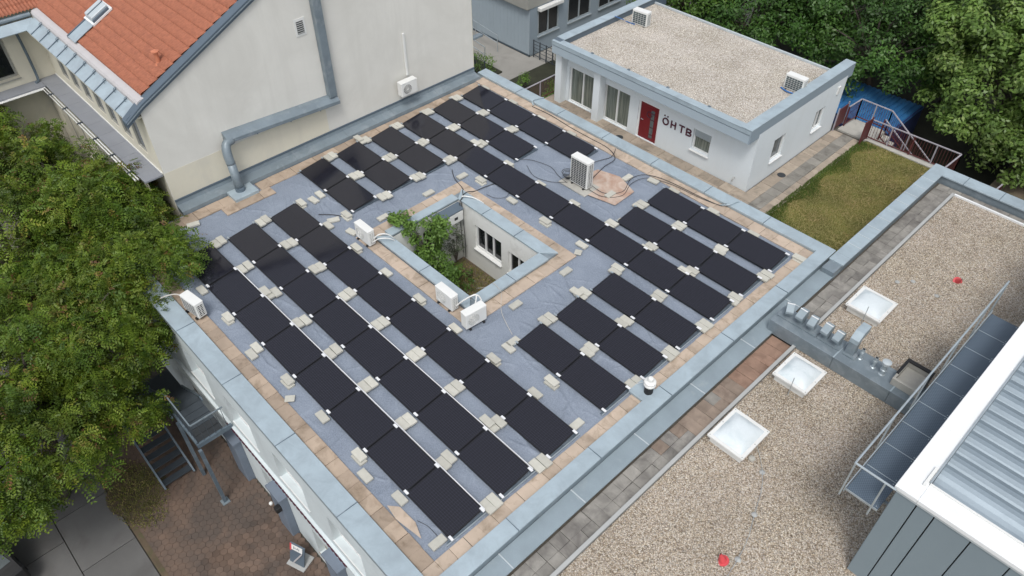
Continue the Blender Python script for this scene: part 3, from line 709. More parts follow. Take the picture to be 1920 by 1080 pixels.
# duct box with ventilation cowls
vd = thing('vent_duct', 'long low grey sheet metal duct box crossing the gravel roof', 'duct', (-6.3, 16.88, -.2))
for a, b in ((-6.34, -4.2), (-4.2, -2.45), (-2.45, -.8)):
    MB().box(a+.003, b-.003, 16.9, 17.76, -.2, .30).build('duct_section', 'zinc_mid', vd, bevel=.008)
for a in (-4.2, -2.45): MB().box(a-.02, a+.02, 16.89, 17.77, .302, .315).build('duct_seam', 'zinc', vd)
MB().box(-5.98+.0-.3, -4.98, 17.2, 17.62, .302, .345).build('base_plate', 'zinc_mid', vd); MB().box(-4.93, -4.2, 17.2, 17.62, .302, .345).build('base_plate', 'zinc_mid', vd)
MB().box(-4.1, -3.72, 17.2, 17.62, .302, .34).build('base_plate', 'zinc_mid', vd)
def cowl(x, y, lab, k=1., rz=0):
    t = thing('vent_cowl', lab, 'vent', (x, y, .34), 'sheet metal vent cowls on the duct box', rz)
    def P(mb, name, mat, bev=0): o = bpy.data.objects.new(name, mb.mesh(name, mat, bev)); COL.objects.link(o); o.parent = t; return o
    P(MB().box(-.12*k, .12*k, -.10*k, .12*k, 0, .26*k), 'duct_neck', 'zinc_mid', .006)
    m = MB(); f = lambda a, o, z: (a, o, z)
    m.prism([(.16*k, .25*k), (.16*k, .50*k), (-.02*k, .56*k), (-.30*k, .40*k), (-.30*k, .30*k), (-.10*k, .36*k), (-.10*k, .25*k)], -.13*k, .13*k, f)
    P(m, 'hood', 'gutter', .005)
    P(MB().box(-.135*k, .135*k, -.035*k, -.005*k, .555*k, .58*k), 'hood_seam', 'white_frame')
    P(MB().box(-.10*k, .10*k, -.29*k, -.14*k, .302*k, .33*k), 'hood_opening', 'dark')
CW = [(-6.05, 17.42, 'first cowl from the main roof gutter'), (-5.62, 17.44, 'second cowl from the main roof gutter'), (-5.24, 17.42, 'third cowl from the main roof gutter'),
      (-4.78, 17.44, 'fourth cowl from the gutter, first on the second plate'), (-4.40, 17.42, 'fifth cowl from the gutter, second on the second plate')]
for i, (x, y, l) in enumerate(CW): cowl(x, y, l, .86+.04*(i % 2), J(.05)+(.5 if i == 0 else 0))
t = thing('tall_vent_cowl', 'taller elbow cowl standing alone on the duct box', 'vent', (-3.95, 17.42, .34))
def PP(mb, name, mat, par, bev=0): o = bpy.data.objects.new(name, mb.mesh(name, mat, bev)); COL.objects.link(o); o.parent = par; return o
PP(MB().box(-.13, .13, -.12, .12, 0, .45), 'duct_neck', 'zinc_mid', t, .006)
PP(MB().prism([(-.12, .44), (-.12, .60), (.10, .78), (.52, .80), (.52, .56), (.14, .52), (.14, .44)], -.13, .13, lambda a, o, z: (a, o, z)), 'elbow_hood', 'zinc', t, .006)
PP(MB().box(-.11, .11, .522, .53, .58, .78), 'hood_opening', 'dark', t)
for x, y, h, lab in ((-3.64, 17.40, .42, 'thin open pipe beside the elbow cowl'), (-3.22, 17.36, .42, 'thin open pipe nearest the capped pipe')):
    t = thing('vent_pipe', lab, 'pipe', (x, y, .3), 'vent pipes on the duct box')
    PP(MB().lathe([(.075, 0), (.075, .03), (.045, .05), (.045, .2), (.06, .21), (.06, .3), (.05, .31), (.05, h)], (0, 0, 0), 14), 'pipe', 'rail_steel', t)
    PP(MB().lathe([(.04, h+.001), (.04, h+.004)], (0, 0, 0), 12), 'pipe_mouth', 'dark', t)
t = thing('vent_pipe', 'thick pipe with round cap beside the concrete box', 'pipe', (-2.93, 17.34, .3), 'vent pipes on the duct box')
PP(MB().lathe([(.10, 0), (.075, .03), (.075, .14), (.09, .15), (.09, .19), (.075, .2), (.075, .38)], (0, 0, 0), 16), 'pipe', 'rail_steel', t)
PP(MB().lathe([(.06, .38), (.12, .40), (.12, .43), (.09, .44), (.13, .46), (.13, .50), (.05, .53)], (0, 0, 0), 16), 'pipe_cap', 'zinc_pale', t)
cb = thing('concrete_box', 'open topped grey concrete box at the end of the duct', 'box', (-2.2, 17.6, -.2))
m = MB().box(-2.6, -1.85, 17.15, 17.23, .302, .55).box(-2.6, -1.85, 18.05, 18.13, -.2, .55).box(-2.6, -2.53, 17.23, 18.05, -.2, .55).box(-1.92, -1.85, 17.23, 18.05, -.2, .55).box(-2.53, -1.92, 17.24, 18.04, .3, .38)
m.build('box_body', 'concrete', cb, bevel=.005)
m = MB().box(-2.62, -1.83, 18.03, 18.15, .552, .59).box(-2.62, -2.54, 17.4, 18.03, .552, .59).box(-1.91, -1.83, 17.4, 18.03, .552, .59)
m.build('box_rim', 'rubber', cb)
def cone(x, y, lab, lean):
    t = thing('marker_cone', lab, 'cone', (x, y, -.19), 'faded red cones on the gravel', 0)
    t.rotation_euler = lean
    PP(MB().lathe([(.15, 0), (.15, .02), (.10, .03), (.03, .28), (.02, .29)], (0, 0, 0), 14), 'cone_body', 'cone_red', t)
    PP(MB().lathe([(.012, .28), (.012, .34)], (0, 0, 0), 8), 'cone_tip', 'rubber', t)
cone(-3.19, 23.38, 'red cone leaning on the gravel near the far roof window', (.5, .4, 0)); cone(-2.83, 9.62, 'red cone on the gravel nearest the camera', (.2, -.3, 0))
for x, y, l in ((-4.55, 21.9, 'beyond the farthest roof window, nearest the pavers'), (-4.2, 22.3, 'beyond the farthest roof window, second from the pavers'), (-3.35, 22.2, 'closest to the far red cone'),
        (-3.55, 12.4, 'beside the nearest roof window'), (-3.0, 11.2, 'halfway between nearest roof window and near red cone'), (-2.6, 9.9, 'closest to the near red cone')):
    tag(MB().lathe([(.07, 0), (.08, .02), (.03, .06)], (x, y, -.19), 9).build('cable_weight', 'plinth'), 'small grey weight '+l, 'weight', 'lightning wire weights on the gravel roof')
tag(MB().tube([(-4.9, 13.7, -.15), (-3.55, 12.4, -.13), (-3.0, 11.2, -.15), (-2.6, 9.9, -.13), (-2.3, 7, -.15)], .006, 5).build('lightning_wire', 'rail_steel'), 'thin lightning wire crossing the gravel near the camera', 'wire')
tag(MB().lathe([(.08, 0), (.10, .03), (.09, .07), (.04, .09)], (-3.98, 12.55, -.19), 9).build('stone', 'concrete'), 'round pale stone on gravel beside the nearest roof window', 'stone')

# ------------------------------------------------------------------ louvred building (right)
LB = thing('louvred_building', 'grey clad block with white rim and sloping metal louvre roof', 'building', (0, 12, -.2))
x = -.72; edges = [11.6]
f = mapf('Y', 11.60)
px = [-.70, -.25, .12, .85, 1.6, 2.4, 3.2, 4.0, 4.8, 5.6]
for a, b in zip(px, px[1:]): MB().box(a+.012, b-.012, -.06, 0, -.2, 3.22, f).build('cladding_panel', 'cladding_panel', LB, bevel=.006)
MB().box(-.69, 5.6, 11.68, 11.74, -.2, 3.2).build('backing_wall', 'dark', LB)
MB().box(-.70, -.66, 11.70, 30, -.2, 3.3).build('side_wall', 'cladding_panel', LB)
# white rim pieces
MB().box(-.76, -.28, 11.55, 13.71, 3.3, 3.42).build('white_rim', 'white_frame', LB, bevel=.008); MB().box(-.76, -.28, 13.715, 16.46, 3.3, 3.42).build('white_rim', 'white_frame', LB, bevel=.008)
MB().box(-.76, -.28, 16.465, 24, 3.3, 3.42).build('white_rim', 'white_frame', LB, bevel=.008)
MB().box(-.278, 5.6, 11.55, 12.08, 3.3, 3.415).build('white_rim', 'white_frame', LB, bevel=.008)
MB().box(-.74, 5.6, 11.57, 11.63, 3.235, 3.298).build('rim_drip', 'zinc_pale', LB)
MB().box(-.275, 5.6, 12.05, 12.09, 3.417, 3.46).build('inner_rim', 'white_plastic', LB); MB().box(-.30, -.26, 12.1, 24, 3.422, 3.46).build('inner_rim', 'rail_steel', LB)
MB().box(-.27, 5.6, 12.1, 24, 2.6, 2.7).build('shaft_floor', 'slate_metal', LB); MB().box(-.27, 5.6, 12.085, 12.095, 2.7, 3.4).build('shaft_side', 'slate_metal', LB)
MB().box(-.38, -.32, 11.95, 12.55, 3.421, 3.47).build('rim_clip', 'white_plastic', LB); MB().box(1.75, 1.81, 11.75, 12.3, 3.417, 3.47).build('rim_clip', 'white_plastic', LB)
prof = []
for i in range(7):
    a = i/6*math.pi*.5; prof.append((.42*math.sin(a)*1.02, 3.10+.30*(1-math.cos(a))*1.0+.05*math.sin(a)))
sl_pts = [(o, z) for o, z in prof]+[(o+.0, z-.03) for o, z in reversed(prof)]
base_sl = MB().prism(sl_pts, 0, 5.8, lambda a, o, z: (a, o, z)).mesh('louvre_slat', 'louvre', bevel=0, smooth=False)
for i in range(22):
    o = bpy.data.objects.new('louvre_slat', base_sl); COL.objects.link(o); o.parent = LB
    o.location = (-.255, 12.36+.415*i-12, .2)
# walkway
wk = thing('walkway', 'narrow steel grating walkway with railing along the louvred block', 'walkway', (-1.1, 11.6, 2.3))
ys = [11.62, 12.54]+[12.54+.862*i for i in range(1, 9)]
for a, b in zip(ys, ys[1:]):
    MB().box(-1.53, -.80, a+.008, b-.008, 2.26, 2.30).build('grating_panel', 'grating', wk)
    m = MB().box(-1.535, -.80, a-.01, a+.006, 2.25, 2.308); m.build('grating_edge', 'rail_steel', wk)
    for yy in (a+.07, b-.07): MB().lathe([(.014, 2.301), (.014, 2.31)], (-.86, yy, 0), 8).build('bolt', 'rail_steel', wk)
MB().box(-1.56, -1.54, 11.55, 19.44, 2.25, 2.42).build('kick_plate', 'rail_steel', wk)
m = MB().tube([(-1.60, 11.50, 3.36), (-1.60, 19.6, 3.36)], .024, 8, 0); m.build('handrail', 'rail_steel', wk)
MB().tube([(-1.60, 11.50, 3.36), (-.70, 11.50, 3.36)], .026, 8, 0).build('handrail', 'rail_steel', wk)
for y in (11.5, 13.2, 14.9, 16.6, 18.3, 19.5): MB().tube([(-1.59, y, 2.15), (-1.59, y, 3.36)], .022, 8, 0).build('rail_post', 'rail_steel', wk)
MB().tube([(-.92, 11.48, 2.15), (-.92, 11.48, 3.36)], .022, 8, 0).build('rail_post', 'rail_steel', wk)
for y in (12, 14.2, 16.4, 18.6): MB().bar((-1.5, y, 2.2), (-.7, y, 2.2), .06).build('bracket', 'zinc_mid', wk)

# ------------------------------------------------------------------ tiled roof building with the cream gable wall
TB = thing('tiled_roof_building', 'cream rendered house with red clay tile roof and big blank gable wall', 'building', (-30, 8, -3.5))
XG = -24.4
rz_ = lambda y: 4.42+.48*(y-6.6)
g = MB()
g.quad((XG, 6.34, -6.1), (XG, 13.6, -6.1), (XG, 13.6, rz_(13.6)-.05), (XG, 6.34, rz_(6.34)-.05))
g.quad((XG, 13.6, -6.1), (XG, 20.75, -6.1), (XG, 20.75, rz_(6.45)-.05), (XG, 13.6, rz_(13.6)-.05))
g.build('gable_wall', 'cream', TB)
MB().box(-26, XG, 20.75, 20.78, -6.1, 4.3).build('back_wall', 'cream_warm', TB)
MB().box(XG, XG+.004, 6.36, 13.0, -.4, 1.62).build('repainted_band', 'cream_warm', TB)
# courtyard side wall with windows
fS = mapf('Y', 6.34)
opsS = [(-26.15-1.18*i, -25.35-1.18*i, 2.0, 3.8) for i in range(7)]
wall_open(m := MB(), fS, -34.5, XG, -6.1, 4.2, opsS, .09); m.build('side_wall', 'cream_warm', TB)
for o in opsS: window(TB, fS, o[0], o[1], o[2], o[3], .05, 1, .05, glass='glass_grey', frame='beige_concrete', sill=.0)
# second wing wall (faces +X) with a large window
fX = mapf('X', -34.5)
opsX = [(3.2, 5.05, 1.9, 3.75), (-.5, 1.5, 1.9, 3.75)]
wall_open(m := MB(), fX, -6, 6.34, -6.1, 4.2, opsX, .3); m.build('wing_wall', 'cream_warm', TB)
for o in opsX: window(TB, fX, o[0], o[1], o[2], o[3], .25, 1, .09, glass='glass', frame='beige_concrete', sill=.05)
# tiles: corrugated courses stepping up the slope
def tiles(x0, x1, y0, y1, sl, z0, course=.335, rib=.135, swap=False, clip=None):
    n = int((x1-x0)/rib*8); xs = np.linspace(x0, x1, n); h = .06*(np.abs(np.sin(np.pi*(xs-x0)/rib))**.8)
    V, Fq = [], []; rows = int((y1-y0)/course)
    base = 0
    for r in range(rows):
        ya, yb = y0+r*course, y0+(r+1)*course+.03
        if clip is not None: a = clip((ya+yb)/2)
        za, zb = z0+sl*(ya-y0)+.065, z0+sl*(yb-y0)+.008
        for (yy, zz) in ((ya, za-.06), (ya, za), (yb, zb)):
            V.append(np.stack([xs, np.full(n, yy)+(.004*np.sin(xs*13+r)), zz+h], -1))
        k = np.arange(n-1)
        for l in range(2): Fq.append(np.stack([base+l*n+k, base+l*n+k+1, base+(l+1)*n+k+1, base+(l+1)*n+k], -1))
        base += 3*n
    V = np.concatenate(V); Fq = np.concatenate(Fq)
    return V, Fq
V, Fq = tiles(-40.5, -24.62, 6.62, 13.75, .48, 4.44)
cx = V[Fq].mean(1); Fq = Fq[cx[:, 0] > -34.25-(cx[:, 1]-6.62)*1.0]
tag(link('roof_tiles', fast_mesh('roof_tiles', V, Fq, 'tile'), TB), kind='stuff')
V2, F2 = tiles(-8, 12.0, 34.05, 40.6, .48, 4.44)          # second wing: mirror so courses climb towards -X
V2 = np.stack([-V2[:, 1], V2[:, 0], V2[:, 2]], -1); cx = V2[F2].mean(1)
F2 = F2[(cx[:, 1]-6.62) < (-cx[:, 0]-34.05)]
tag(link('roof_tiles', fast_mesh('wing_roof_tiles', V2, F2, 'tile'), TB), kind='stuff')
MB().quad((-41, 13.75, 7.85), (-24.5, 13.75, 7.85), (-24.5, 6.55, 4.40), (-34.1, 6.55, 4.40), (-41, 13.6, 7.8)).build('roof_boarding', 'terracotta', TB)
MB().quad((-24.5, 13.7, 7.83), (-41, 13.7, 7.83), (-41, 20.9, 4.35), (-24.5, 20.9, 4.35)).build('back_roof_slope', 'terracotta', TB)
# valley sheet
m = MB(); a = Vector((-34.2, 6.6, 4.47)); b = Vector((-41.3, 13.7, 7.88)); s_ = Vector((.2, .2, .0))
m.quad(a-s_, a+s_, b+s_, b-s_).build('valley_sheet', 'zinc', TB)
# eaves: metal skirt with seams, pale gutter band, tile start
fE = lambda a, o, z: (a, o, z)
nS = 11; x0_, x1_ = -33.85, -24.42; L = (x1_-x0_)/nS
for i in range(nS):
    m = MB(); p = [(5.84, 3.97), (6.34, 4.22), (6.34, 4.19), (5.84, 3.94)]
    m.prism(p, x0_+i*L+.006, x0_+(i+1)*L-.006, fE); m.build('eave_sheet', 'zinc', TB)
    m = MB().prism([(5.84, 3.975), (6.34, 4.225), (6.34, 4.27), (5.84, 4.005)], x0_+(i+1)*L-.012, x0_+(i+1)*L+.012, fE); m.build('standing_seam', 'zinc_dark', TB)
    if i: MB().tube([(x0_+i*L+.1, 6.24, 4.18), (x0_+i*L+.1, 6.22, 4.30), (x0_+i*L+.1, 6.33, 4.34), (x0_+i*L+.1, 6.4, 4.26)], .012, 5, 3).build('gutter_hook', 'zinc_dark', TB)
MB().prism([(6.34, 4.20), (6.34, 4.34), (6.40, 4.42), (6.50, 4.45), (6.62, 4.47), (6.62, 4.40)], -34.1, -24.45, fE).build('gutter_band', 'pinkish', TB)
fE2 = lambda a, o, z: (-(o+27.7)+.0, a, z)
MB().prism([(5.84, 3.968), (6.30, 4.198), (6.30, 4.17), (5.84, 3.94)], -6, 6.3, fE2).build('eave_sheet', 'zinc', TB)
MB().tube([(-34.12, -6, 4.30), (-34.12, 6.3, 4.30)], .10, 10, 0).build('gutter_pipe', 'zinc_mid', TB)
# soffit
MB().box(-34.5, -24.42, 5.86, 6.36, 3.86, 3.92).build('soffit', 'cream_warm', TB)
# verge flashing following gable slope
m = MB(); pf = lambda a, o, z: (o, a, z)
ya, yb = 5.80, 13.7; w0, w1 = XG-.22, XG+.09
for (y_a, z_a, y_b, z_b) in ((5.78, 3.86, 6.45, 4.30), (6.45, 4.30, 13.7, rz_(13.7)-.0)):
    k = len(m.v)
    m.v += [(w0, y_a, z_a+.10), (w1, y_a, z_a+.06), (w1, y_b, z_b+.06), (w0, y_b, z_b+.12), (w0, y_a, z_a-.12), (w1, y_a, z_a-.14), (w1, y_b, z_b-.14), (w0, y_b, z_b-.1)]
    m.f += [tuple(k+i for i in q_) for q_ in ((0, 1, 2, 3), (7, 6, 5, 4), (0, 4, 5, 1), (1, 5, 6, 2), (2, 6, 7, 3), (3, 7, 4, 0))]
m.build('verge_flashing', 'slate_metal', TB)
MB().bar((XG+.1, 5.8, 3.87), (XG+.1, 6.45, 4.27), .03).bar((XG+.1, 6.45, 4.27), (XG+.1, 13.7, rz_(13.7)-.03), .03).build('verge_drip', 'zinc_mid', TB)
# wall base flashing along the main roof (dark upstand + pale cover pieces)
for i in range(6):
    a, b = 6.36+i*2.4, 6.36+(i+1)*2.4
    if a > 20.7: break
    b = min(b, 20.8)
    m = MB(); m.prism([(0, .40), (.03, .40), (.06, .26), (.44, .17), (.46, .02), (0, .02)], a+.004, b-.004, lambda aa, o, z: (XG+.004+o, aa, z)); m.build('wall_flashing', 'zinc_mid', TB)
    MB().box(XG+.006, XG+.05, a, b, .40, .47).build('flashing_strip', 'slate_metal', TB)
# strip roof / terrace edge below the side wall
for i in range(10):
    a, b = -34.5+i*1.005, -34.5+(i+1)*1.005
    MB().box(a+.005, b-.005, 5.66, 6.33, 1.52, 1.58).build('ledge_sheet', 'ledge', TB)
MB().box(-34.49, -33.78, -6, 5.65, 1.52, 1.58).build('ledge_sheet', 'ledge', TB)
MB().box(-34.4, -24.45, 6.335, 6.30, 1.6, 1.66).build('ledge_skirting', 'white_plastic', TB)
for z, o in ((1.50, 0), (1.50, -.10)):
    MB().tube([(-33.76+.0, -6, z), (-33.76-o*.9, 5.60+o, z), (-24.9, 5.60+o, z)], .03, 8, 0).build('ledge_gutter', 'white_plastic', TB)
for i in range(6): MB().box(-33.0+i*1.5, -32.94+i*1.5, 5.46, 5.66, 1.50, 1.56).build('gutter_clip', 'dark_rail', TB)
# wall below the ledge
fB = mapf('Y', 5.75)
opsB = [(-33.4+1.5*i, -32.5+1.5*i, -1.0, .9) for i in range(6)]
wall_open(m := MB(), fB, -34.4, -24.45, -6.1, 1.5, opsB, .2); m.build('lower_wall', 'cream_warm', TB)
for o in opsB: window(TB, fB, *o, .16, 1, .08, glass='glass_grey', frame='beige_concrete', sill=.05)
MB().tube([(-34.38, 5.55, 4.1), (-34.30, 5.60, 3.3), (-34.30, 5.60, 1.75), (-34.2, 5.45, 1.62)], .055, 8).build('downpipe', 'zinc_dark', TB)
# roof window hatch and clay vent
t = thing('roof_hatch', 'small zinc roof hatch set into the red tiles', 'roof hatch', (-30.3, 7.7, 4.9))
def slope_box(mb, x0, x1, y0, y1, h0, h1):
    k = len(mb.v)
    for z in (h0, h1):
        for y in (y0, y1):
            for x in (x0, x1): mb.v.append((x, y, rz_(y)+z))
    mb.f += [tuple(k+i for i in q_) for q_ in ((0, 2, 3, 1), (4, 5, 7, 6), (0, 1, 5, 4), (2, 6, 7, 3), (0, 4, 6, 2), (1, 3, 7, 5))]; return mb
slope_box(MB(), -30.64, -29.98, 7.38, 8.05, .15, .34).build('hatch_lid', 'zinc_pale', t, bevel=.02)
slope_box(MB(), -30.34, -30.30, 7.38, 8.05, .342, .37).build('hatch_ridge', 'zinc_dark', t)
slope_box(MB(), -30.72, -29.84, 7.32, 8.16, .10, .17).build('hatch_flashing', 'white_frame', t)
slope_box(MB(), -29.97, -29.88, 7.38, 8.05, .175, .26).build('hatch_shadow_gap', 'slate_metal', t)
slope_box(MB(), -30.50, -29.85, 6.50, 7.31, .14, .165).build('hatch_apron', 'zinc', t)
slope_box(MB(), -30.58, -30.51, 6.50, 7.31, .10, .19).build('apron_edge', 'slate_metal', t)
t = thing('clay_vent', 'small terracotta vent pipe sticking up from the red tiles', 'vent', (-25.3, 7.72, 4.95))
PP(MB().lathe([(.16, -.02), (.10, .06), (.075, .1), (.075, .42), (.13, .44), (.13, .48), (.04, .5)], (0, 0, 0), 14), 'vent_pipe', 'terracotta', t)
# wall duct: vertical duct, horizontal channel, elbow and riser
t = thing('wall_duct', 'large grey sheet metal duct bending down the cream gable wall', 'duct', (XG, 11, 0))
MB().box(XG+.004, XG+.27, 13.16, 13.50, 1.98, 8.2).build('vertical_duct', 'zinc_mid', t, bevel=.02)
m = MB(); pr = [(0, 0), (.16, -.04), (.34, -.22), (.34, -.36), (.05, -.42), (0, -.40)]
k = len(m.v); n = len(pr)
for a, dz in ((8.72, 2.30), (13.52, 2.02)): m.v += [(XG+.006+o, a, dz+z) for o, z in pr]
m.f += [tuple(range(n)), tuple(n+i for i in reversed(range(n)))]+[(i, n+i, n+(i+1) % n, (i+1) % n) for i in range(n)]
m.build('sloping_channel', 'zinc_mid', t, bevel=.01)
for y in (9.9, 11.3, 12.6): MB().box(XG+.01, XG+.36, y-.015, y+.015, 1.64+(13.5-y)*.058, 1.68+(13.5-y)*.058).build('channel_strap', 'zinc_dark', t)
MB().tube([(XG+.2, 8.95, 1.98), (XG+.28, 8.68, 1.92), (XG+.42, 8.56, 1.65), (XG+.52, 8.55, 1.25)], .165, 16, 4).build('elbow', 'zinc_mid', t, smooth=True)
MB().tube([(XG+.52, 8.55, 1.26), (XG+.66, 8.55, .16)], .16, 16, 0).build('riser', 'zinc_mid', t, smooth=True)
MB().lathe([(.185, .17), (.185, .32)], (XG+.67, 8.55, 0), 16).build('riser_collar', 'zinc_dark', t)
MB().box(XG+.44, XG+1.12, 8.1, 9.05, .02, .17).build('plinth_cap', 'zinc', t, bevel=.01)
t = thing('vent_grille', 'small dark louvred vent grille with white surround on the cream wall', 'vent grille', (XG, 12.6, 4.95))
MB().box(XG+.004, XG+.02, 12.40, 12.84, 4.66, 5.30).build('grille_surround', 'white_plastic', t)
MB().box(XG+.021, XG+.026, 12.48, 12.76, 4.74, 5.20).build('grille_back', 'dark', t)
for i in range(6): MB().box(XG+.027, XG+.045, 12.48, 12.76, 4.76+i*.075, 4.79+i*.075).build('grille_slat', 'plinth', t)
tag(MB().box(XG+.004, XG+.07, 17.0, 17.1, 1.45, 3.3).build('cable_trunking', 'white_plastic', bevel=.01), 'white vertical cable trunking above the wall mounted fan unit', 'trunking')
tag(MB().box(XG-.2, XG+.05, 20.78, 21.35, 1.75, 1.85).build('corner_ledge', 'zinc_mid', bevel=.01), 'small grey metal ledge at the right edge of the cream wall', 'ledge')

# ------------------------------------------------------------------ fan units
def fan_unit(loc, rz, w, d, h, label, grille='front', legs=.06, grp='white outdoor fan units', fan=True, body='white_plastic', gm='dusty_dark', back=True, hoses=False):
    """front faces local -Y"""
    t = thing('fan_unit', label, 'fan unit', loc, grp, rz)
    PP(MB().box(-w/2, w/2, -d/2, d/2, legs, legs+h), 'casing', body, t, .015)
    PP(MB().box(-w/2-.006, w/2+.006, -d/2-.006, d/2+.006, legs+h+.001, legs+h+.02), 'lid', body, t, .006)
    if legs > .01:
        for sx in (-1, 1): PP(MB().box(sx*w*.33-.03, sx*w*.33+.03, -d/2-.05, d/2+.05, 0, legs-.002), 'foot', 'rubber', t)
    if fan:
        r = min(h, w)*.36; cx_, cz_ = -w*.14, legs+h/2
        m = MB(); n = 24; k = 0
        m.v.append((cx_, -d/2-.012, cz_))
        for j in range(n): a = 2*math.pi*j/n; m.v.append((cx_+r*math.cos(a), -d/2-.008, cz_+r*math.sin(a)))
        m.f += [(0, 1+j, 1+(j+1) % n) for j in range(n)]
        gr = PP(m, 'fan_opening', gm, t)
        m = MB()
        for q_ in (1., .8, .6, .4): 
            pts = [(cx_+r*q_*math.cos(2*math.pi*j/20), -d/2-.018, cz_+r*q_*math.sin(2*math.pi*j/20)) for j in range(21)]
            m.tube(pts, .006, 4, 0)
        for j in range(8): a = math.pi*j/8; m.bar((cx_-r*math.cos(a), -d/2-.018, cz_-r*math.sin(a)), (cx_+r*math.cos(a), -d/2-.018, cz_+r*math.sin(a)), .007)
        PP(m, 'fan_guard', body, t)
        PP(MB().lathe([(.03, 0), (.03, .01)], (0, 0, 0), 10), 'fan_hub', body, t).matrix_local = Matrix.Translation((cx_, -d/2-.03, cz_)) @ Matrix.Rotation(math.pi/2, 4, 'X')
    if grille == 'mesh':
        PP(MB().box(-w/2+.05, w/2-.05, -d/2-.004, -d/2-.001, legs+.05, legs+h-.05), 'coil', gm, t)
        m = MB(); nz = int((h-.1)/.075); nx_ = int((w-.1)/.12)
        for i in range(nz+1): z = legs+.05+(h-.1)*i/nz; m.box(-w/2+.045, w/2-.045, -d/2-.012, -d/2-.006, z-.0035, z+.0035)
        for i in range(nx_+1): x_ = -w/2+.05+(w-.1)*i/nx_; m.box(x_-.004, x_+.004, -d/2-.011, -d/2-.007, legs+.05, legs+h-.05)
        PP(m, 'guard', body, t)
    if grille == 'both' :
        pass
    # side louvres on +X end
    PP(MB().box(w/2+.001, w/2+.004, -d/2+.04, d/2-.04, legs+.06, legs+h-.06), 'side_coil', gm, t)
    m = MB(); nz = int((h-.12)/.06)
    for i in range(nz+1): z = legs+.06+(h-.12)*i/nz; m.box(w/2+.005, w/2+.013, -d/2+.035, d/2-.035, z-.007, z+.007)
    for y_ in (-.3, 0, .3): m.box(w/2+.006, w/2+.018, y_*d-.008, y_*d+.008, legs+.06, legs+h-.06)
    PP(m, 'side_guard', body, t)
    return t
# tall unit: seen faces -Y (wide mesh) and +X (narrow mesh)
tu = fan_unit((-15.28, 18.08, .06), 0, .86, .34, 1.12, 'tall white fan unit with mesh sides standing beside the bare patch', 'mesh', .06, fan=False)
tag(link('unit_base', MB().box(-.72, .62, -.42, .42, 0, .055).mesh('unit_base', 'concrete', bevel=.01), None, (-15.3, 18.05, .01), 0), 'low concrete base slab under the tall fan unit', 'base slab')
fan_unit((-18.2, 10.28, .05), 0, .80, .26, .60, 'white fan unit at the leafy corner of the light well', gm='plinth')
fan_unit((-13.85, 10.3, .05), 0, .80, .27, .58, 'white fan unit on the street side of the light well', gm='plinth')
fan_unit((-12.66, 10.38, .05), math.radians(85), .78, .28, .58, 'white fan unit at the lower corner of the light well', gm='plinth')
u = fan_unit((-19.0, 4.36, .08), math.radians(8), .78, .30, .56, 'white fan unit on the street parapet under the tree', 'mesh', legs=.08, fan=False)
fan_unit((-12.2, 27.15, 1.72), math.radians(0), .82, .32, .58, 'white fan unit with blue strap near the lawn corner of the pale gravel roof', 'mesh', .06, fan=False, gm='teal_grille')
fan_unit((-20.25, 27.35, 1.72), math.radians(5), .80, .34, .62, 'white fan unit at the far corner of the pale gravel roof', 'mesh', .06, fan=False, gm='teal_grille')
u = fan_unit((XG+.32, 16.8, .82), math.radians(90), .82, .30, .58, 'white fan unit hung high on the cream gable wall', legs=.01)
for y_ in (-.28, .28): PP(MB().box(y_-.02, y_+.02, -.1, .3, -.03, .005), 'wall_bracket', 'white_plastic', u)
# hoses at the units
def hose(pts, r, lab, mat='cable_pale', cat='hose'): return tag(MB().tube(pts, r, 8, 5).build('hose' if cat == 'hose' else 'cable', mat, smooth=True), lab, cat)
hose([(-17.80, 10.35, .35), (-17.65, 10.5, .55), (-17.5, 10.75, .5), (-17.45, 10.95, .22)], .022, 'white hose arching from the fan unit over the leafy corner', 'white_plastic')
hose([(-17.78, 10.28, .25), (-17.6, 10.45, .42), (-17.42, 10.7, .40), (-17.36, 10.9, .22)], .020, 'lower white hose beside the leafy corner fan unit', 'white_plastic')
hose([(-13.42, 10.3, .3), (-13.25, 10.5, .55), (-13.05, 10.8, .72), (-12.9, 10.9, .55), (-12.8, 10.75, .4)], .025, 'white hose arching between the two units at the lower corner', 'white_plastic')
hose([(-12.75, 10.5, .6), (-13.0, 10.8, .7), (-13.3, 10.95, .45), (-13.45, 11.02, .2)], .022, 'second white hose running from the corner unit into the light well', 'white_plastic')
hose([(-19.55, 4.35, .35), (-19.9, 4.15, .4), (-20.2, 3.7, .25), (-20.15, 3.45, .1)], .022, 'pale hose from the parapet fan unit over the street side', 'cable_pale')
# inverter boxes in the light well
t = thing('inverter_hood', 'dark sloping sheet hood over white inverters in the light well', 'hood', (-17.5, 13.5, .1))
m = MB().prism([(0, .10), (.30, -.06), (.30, -.09), (0, .07)], 12.72, 14.02, fW); m.build('hood', 'slate_metal', t)
MB().box(13.30, 13.98, .0, .30, -.55, -.13, fW).build('inverter_box', 'white_plastic', t, bevel=.01); MB().box(13.56, 13.72, .301, .306, -.40, -.28, fW).build('display', 'dark', t)
MB().box(12.95, 13.18, .0, .26, -.52, -.28, fW).build('junction_box', 'dark_rail', t, bevel=.01)

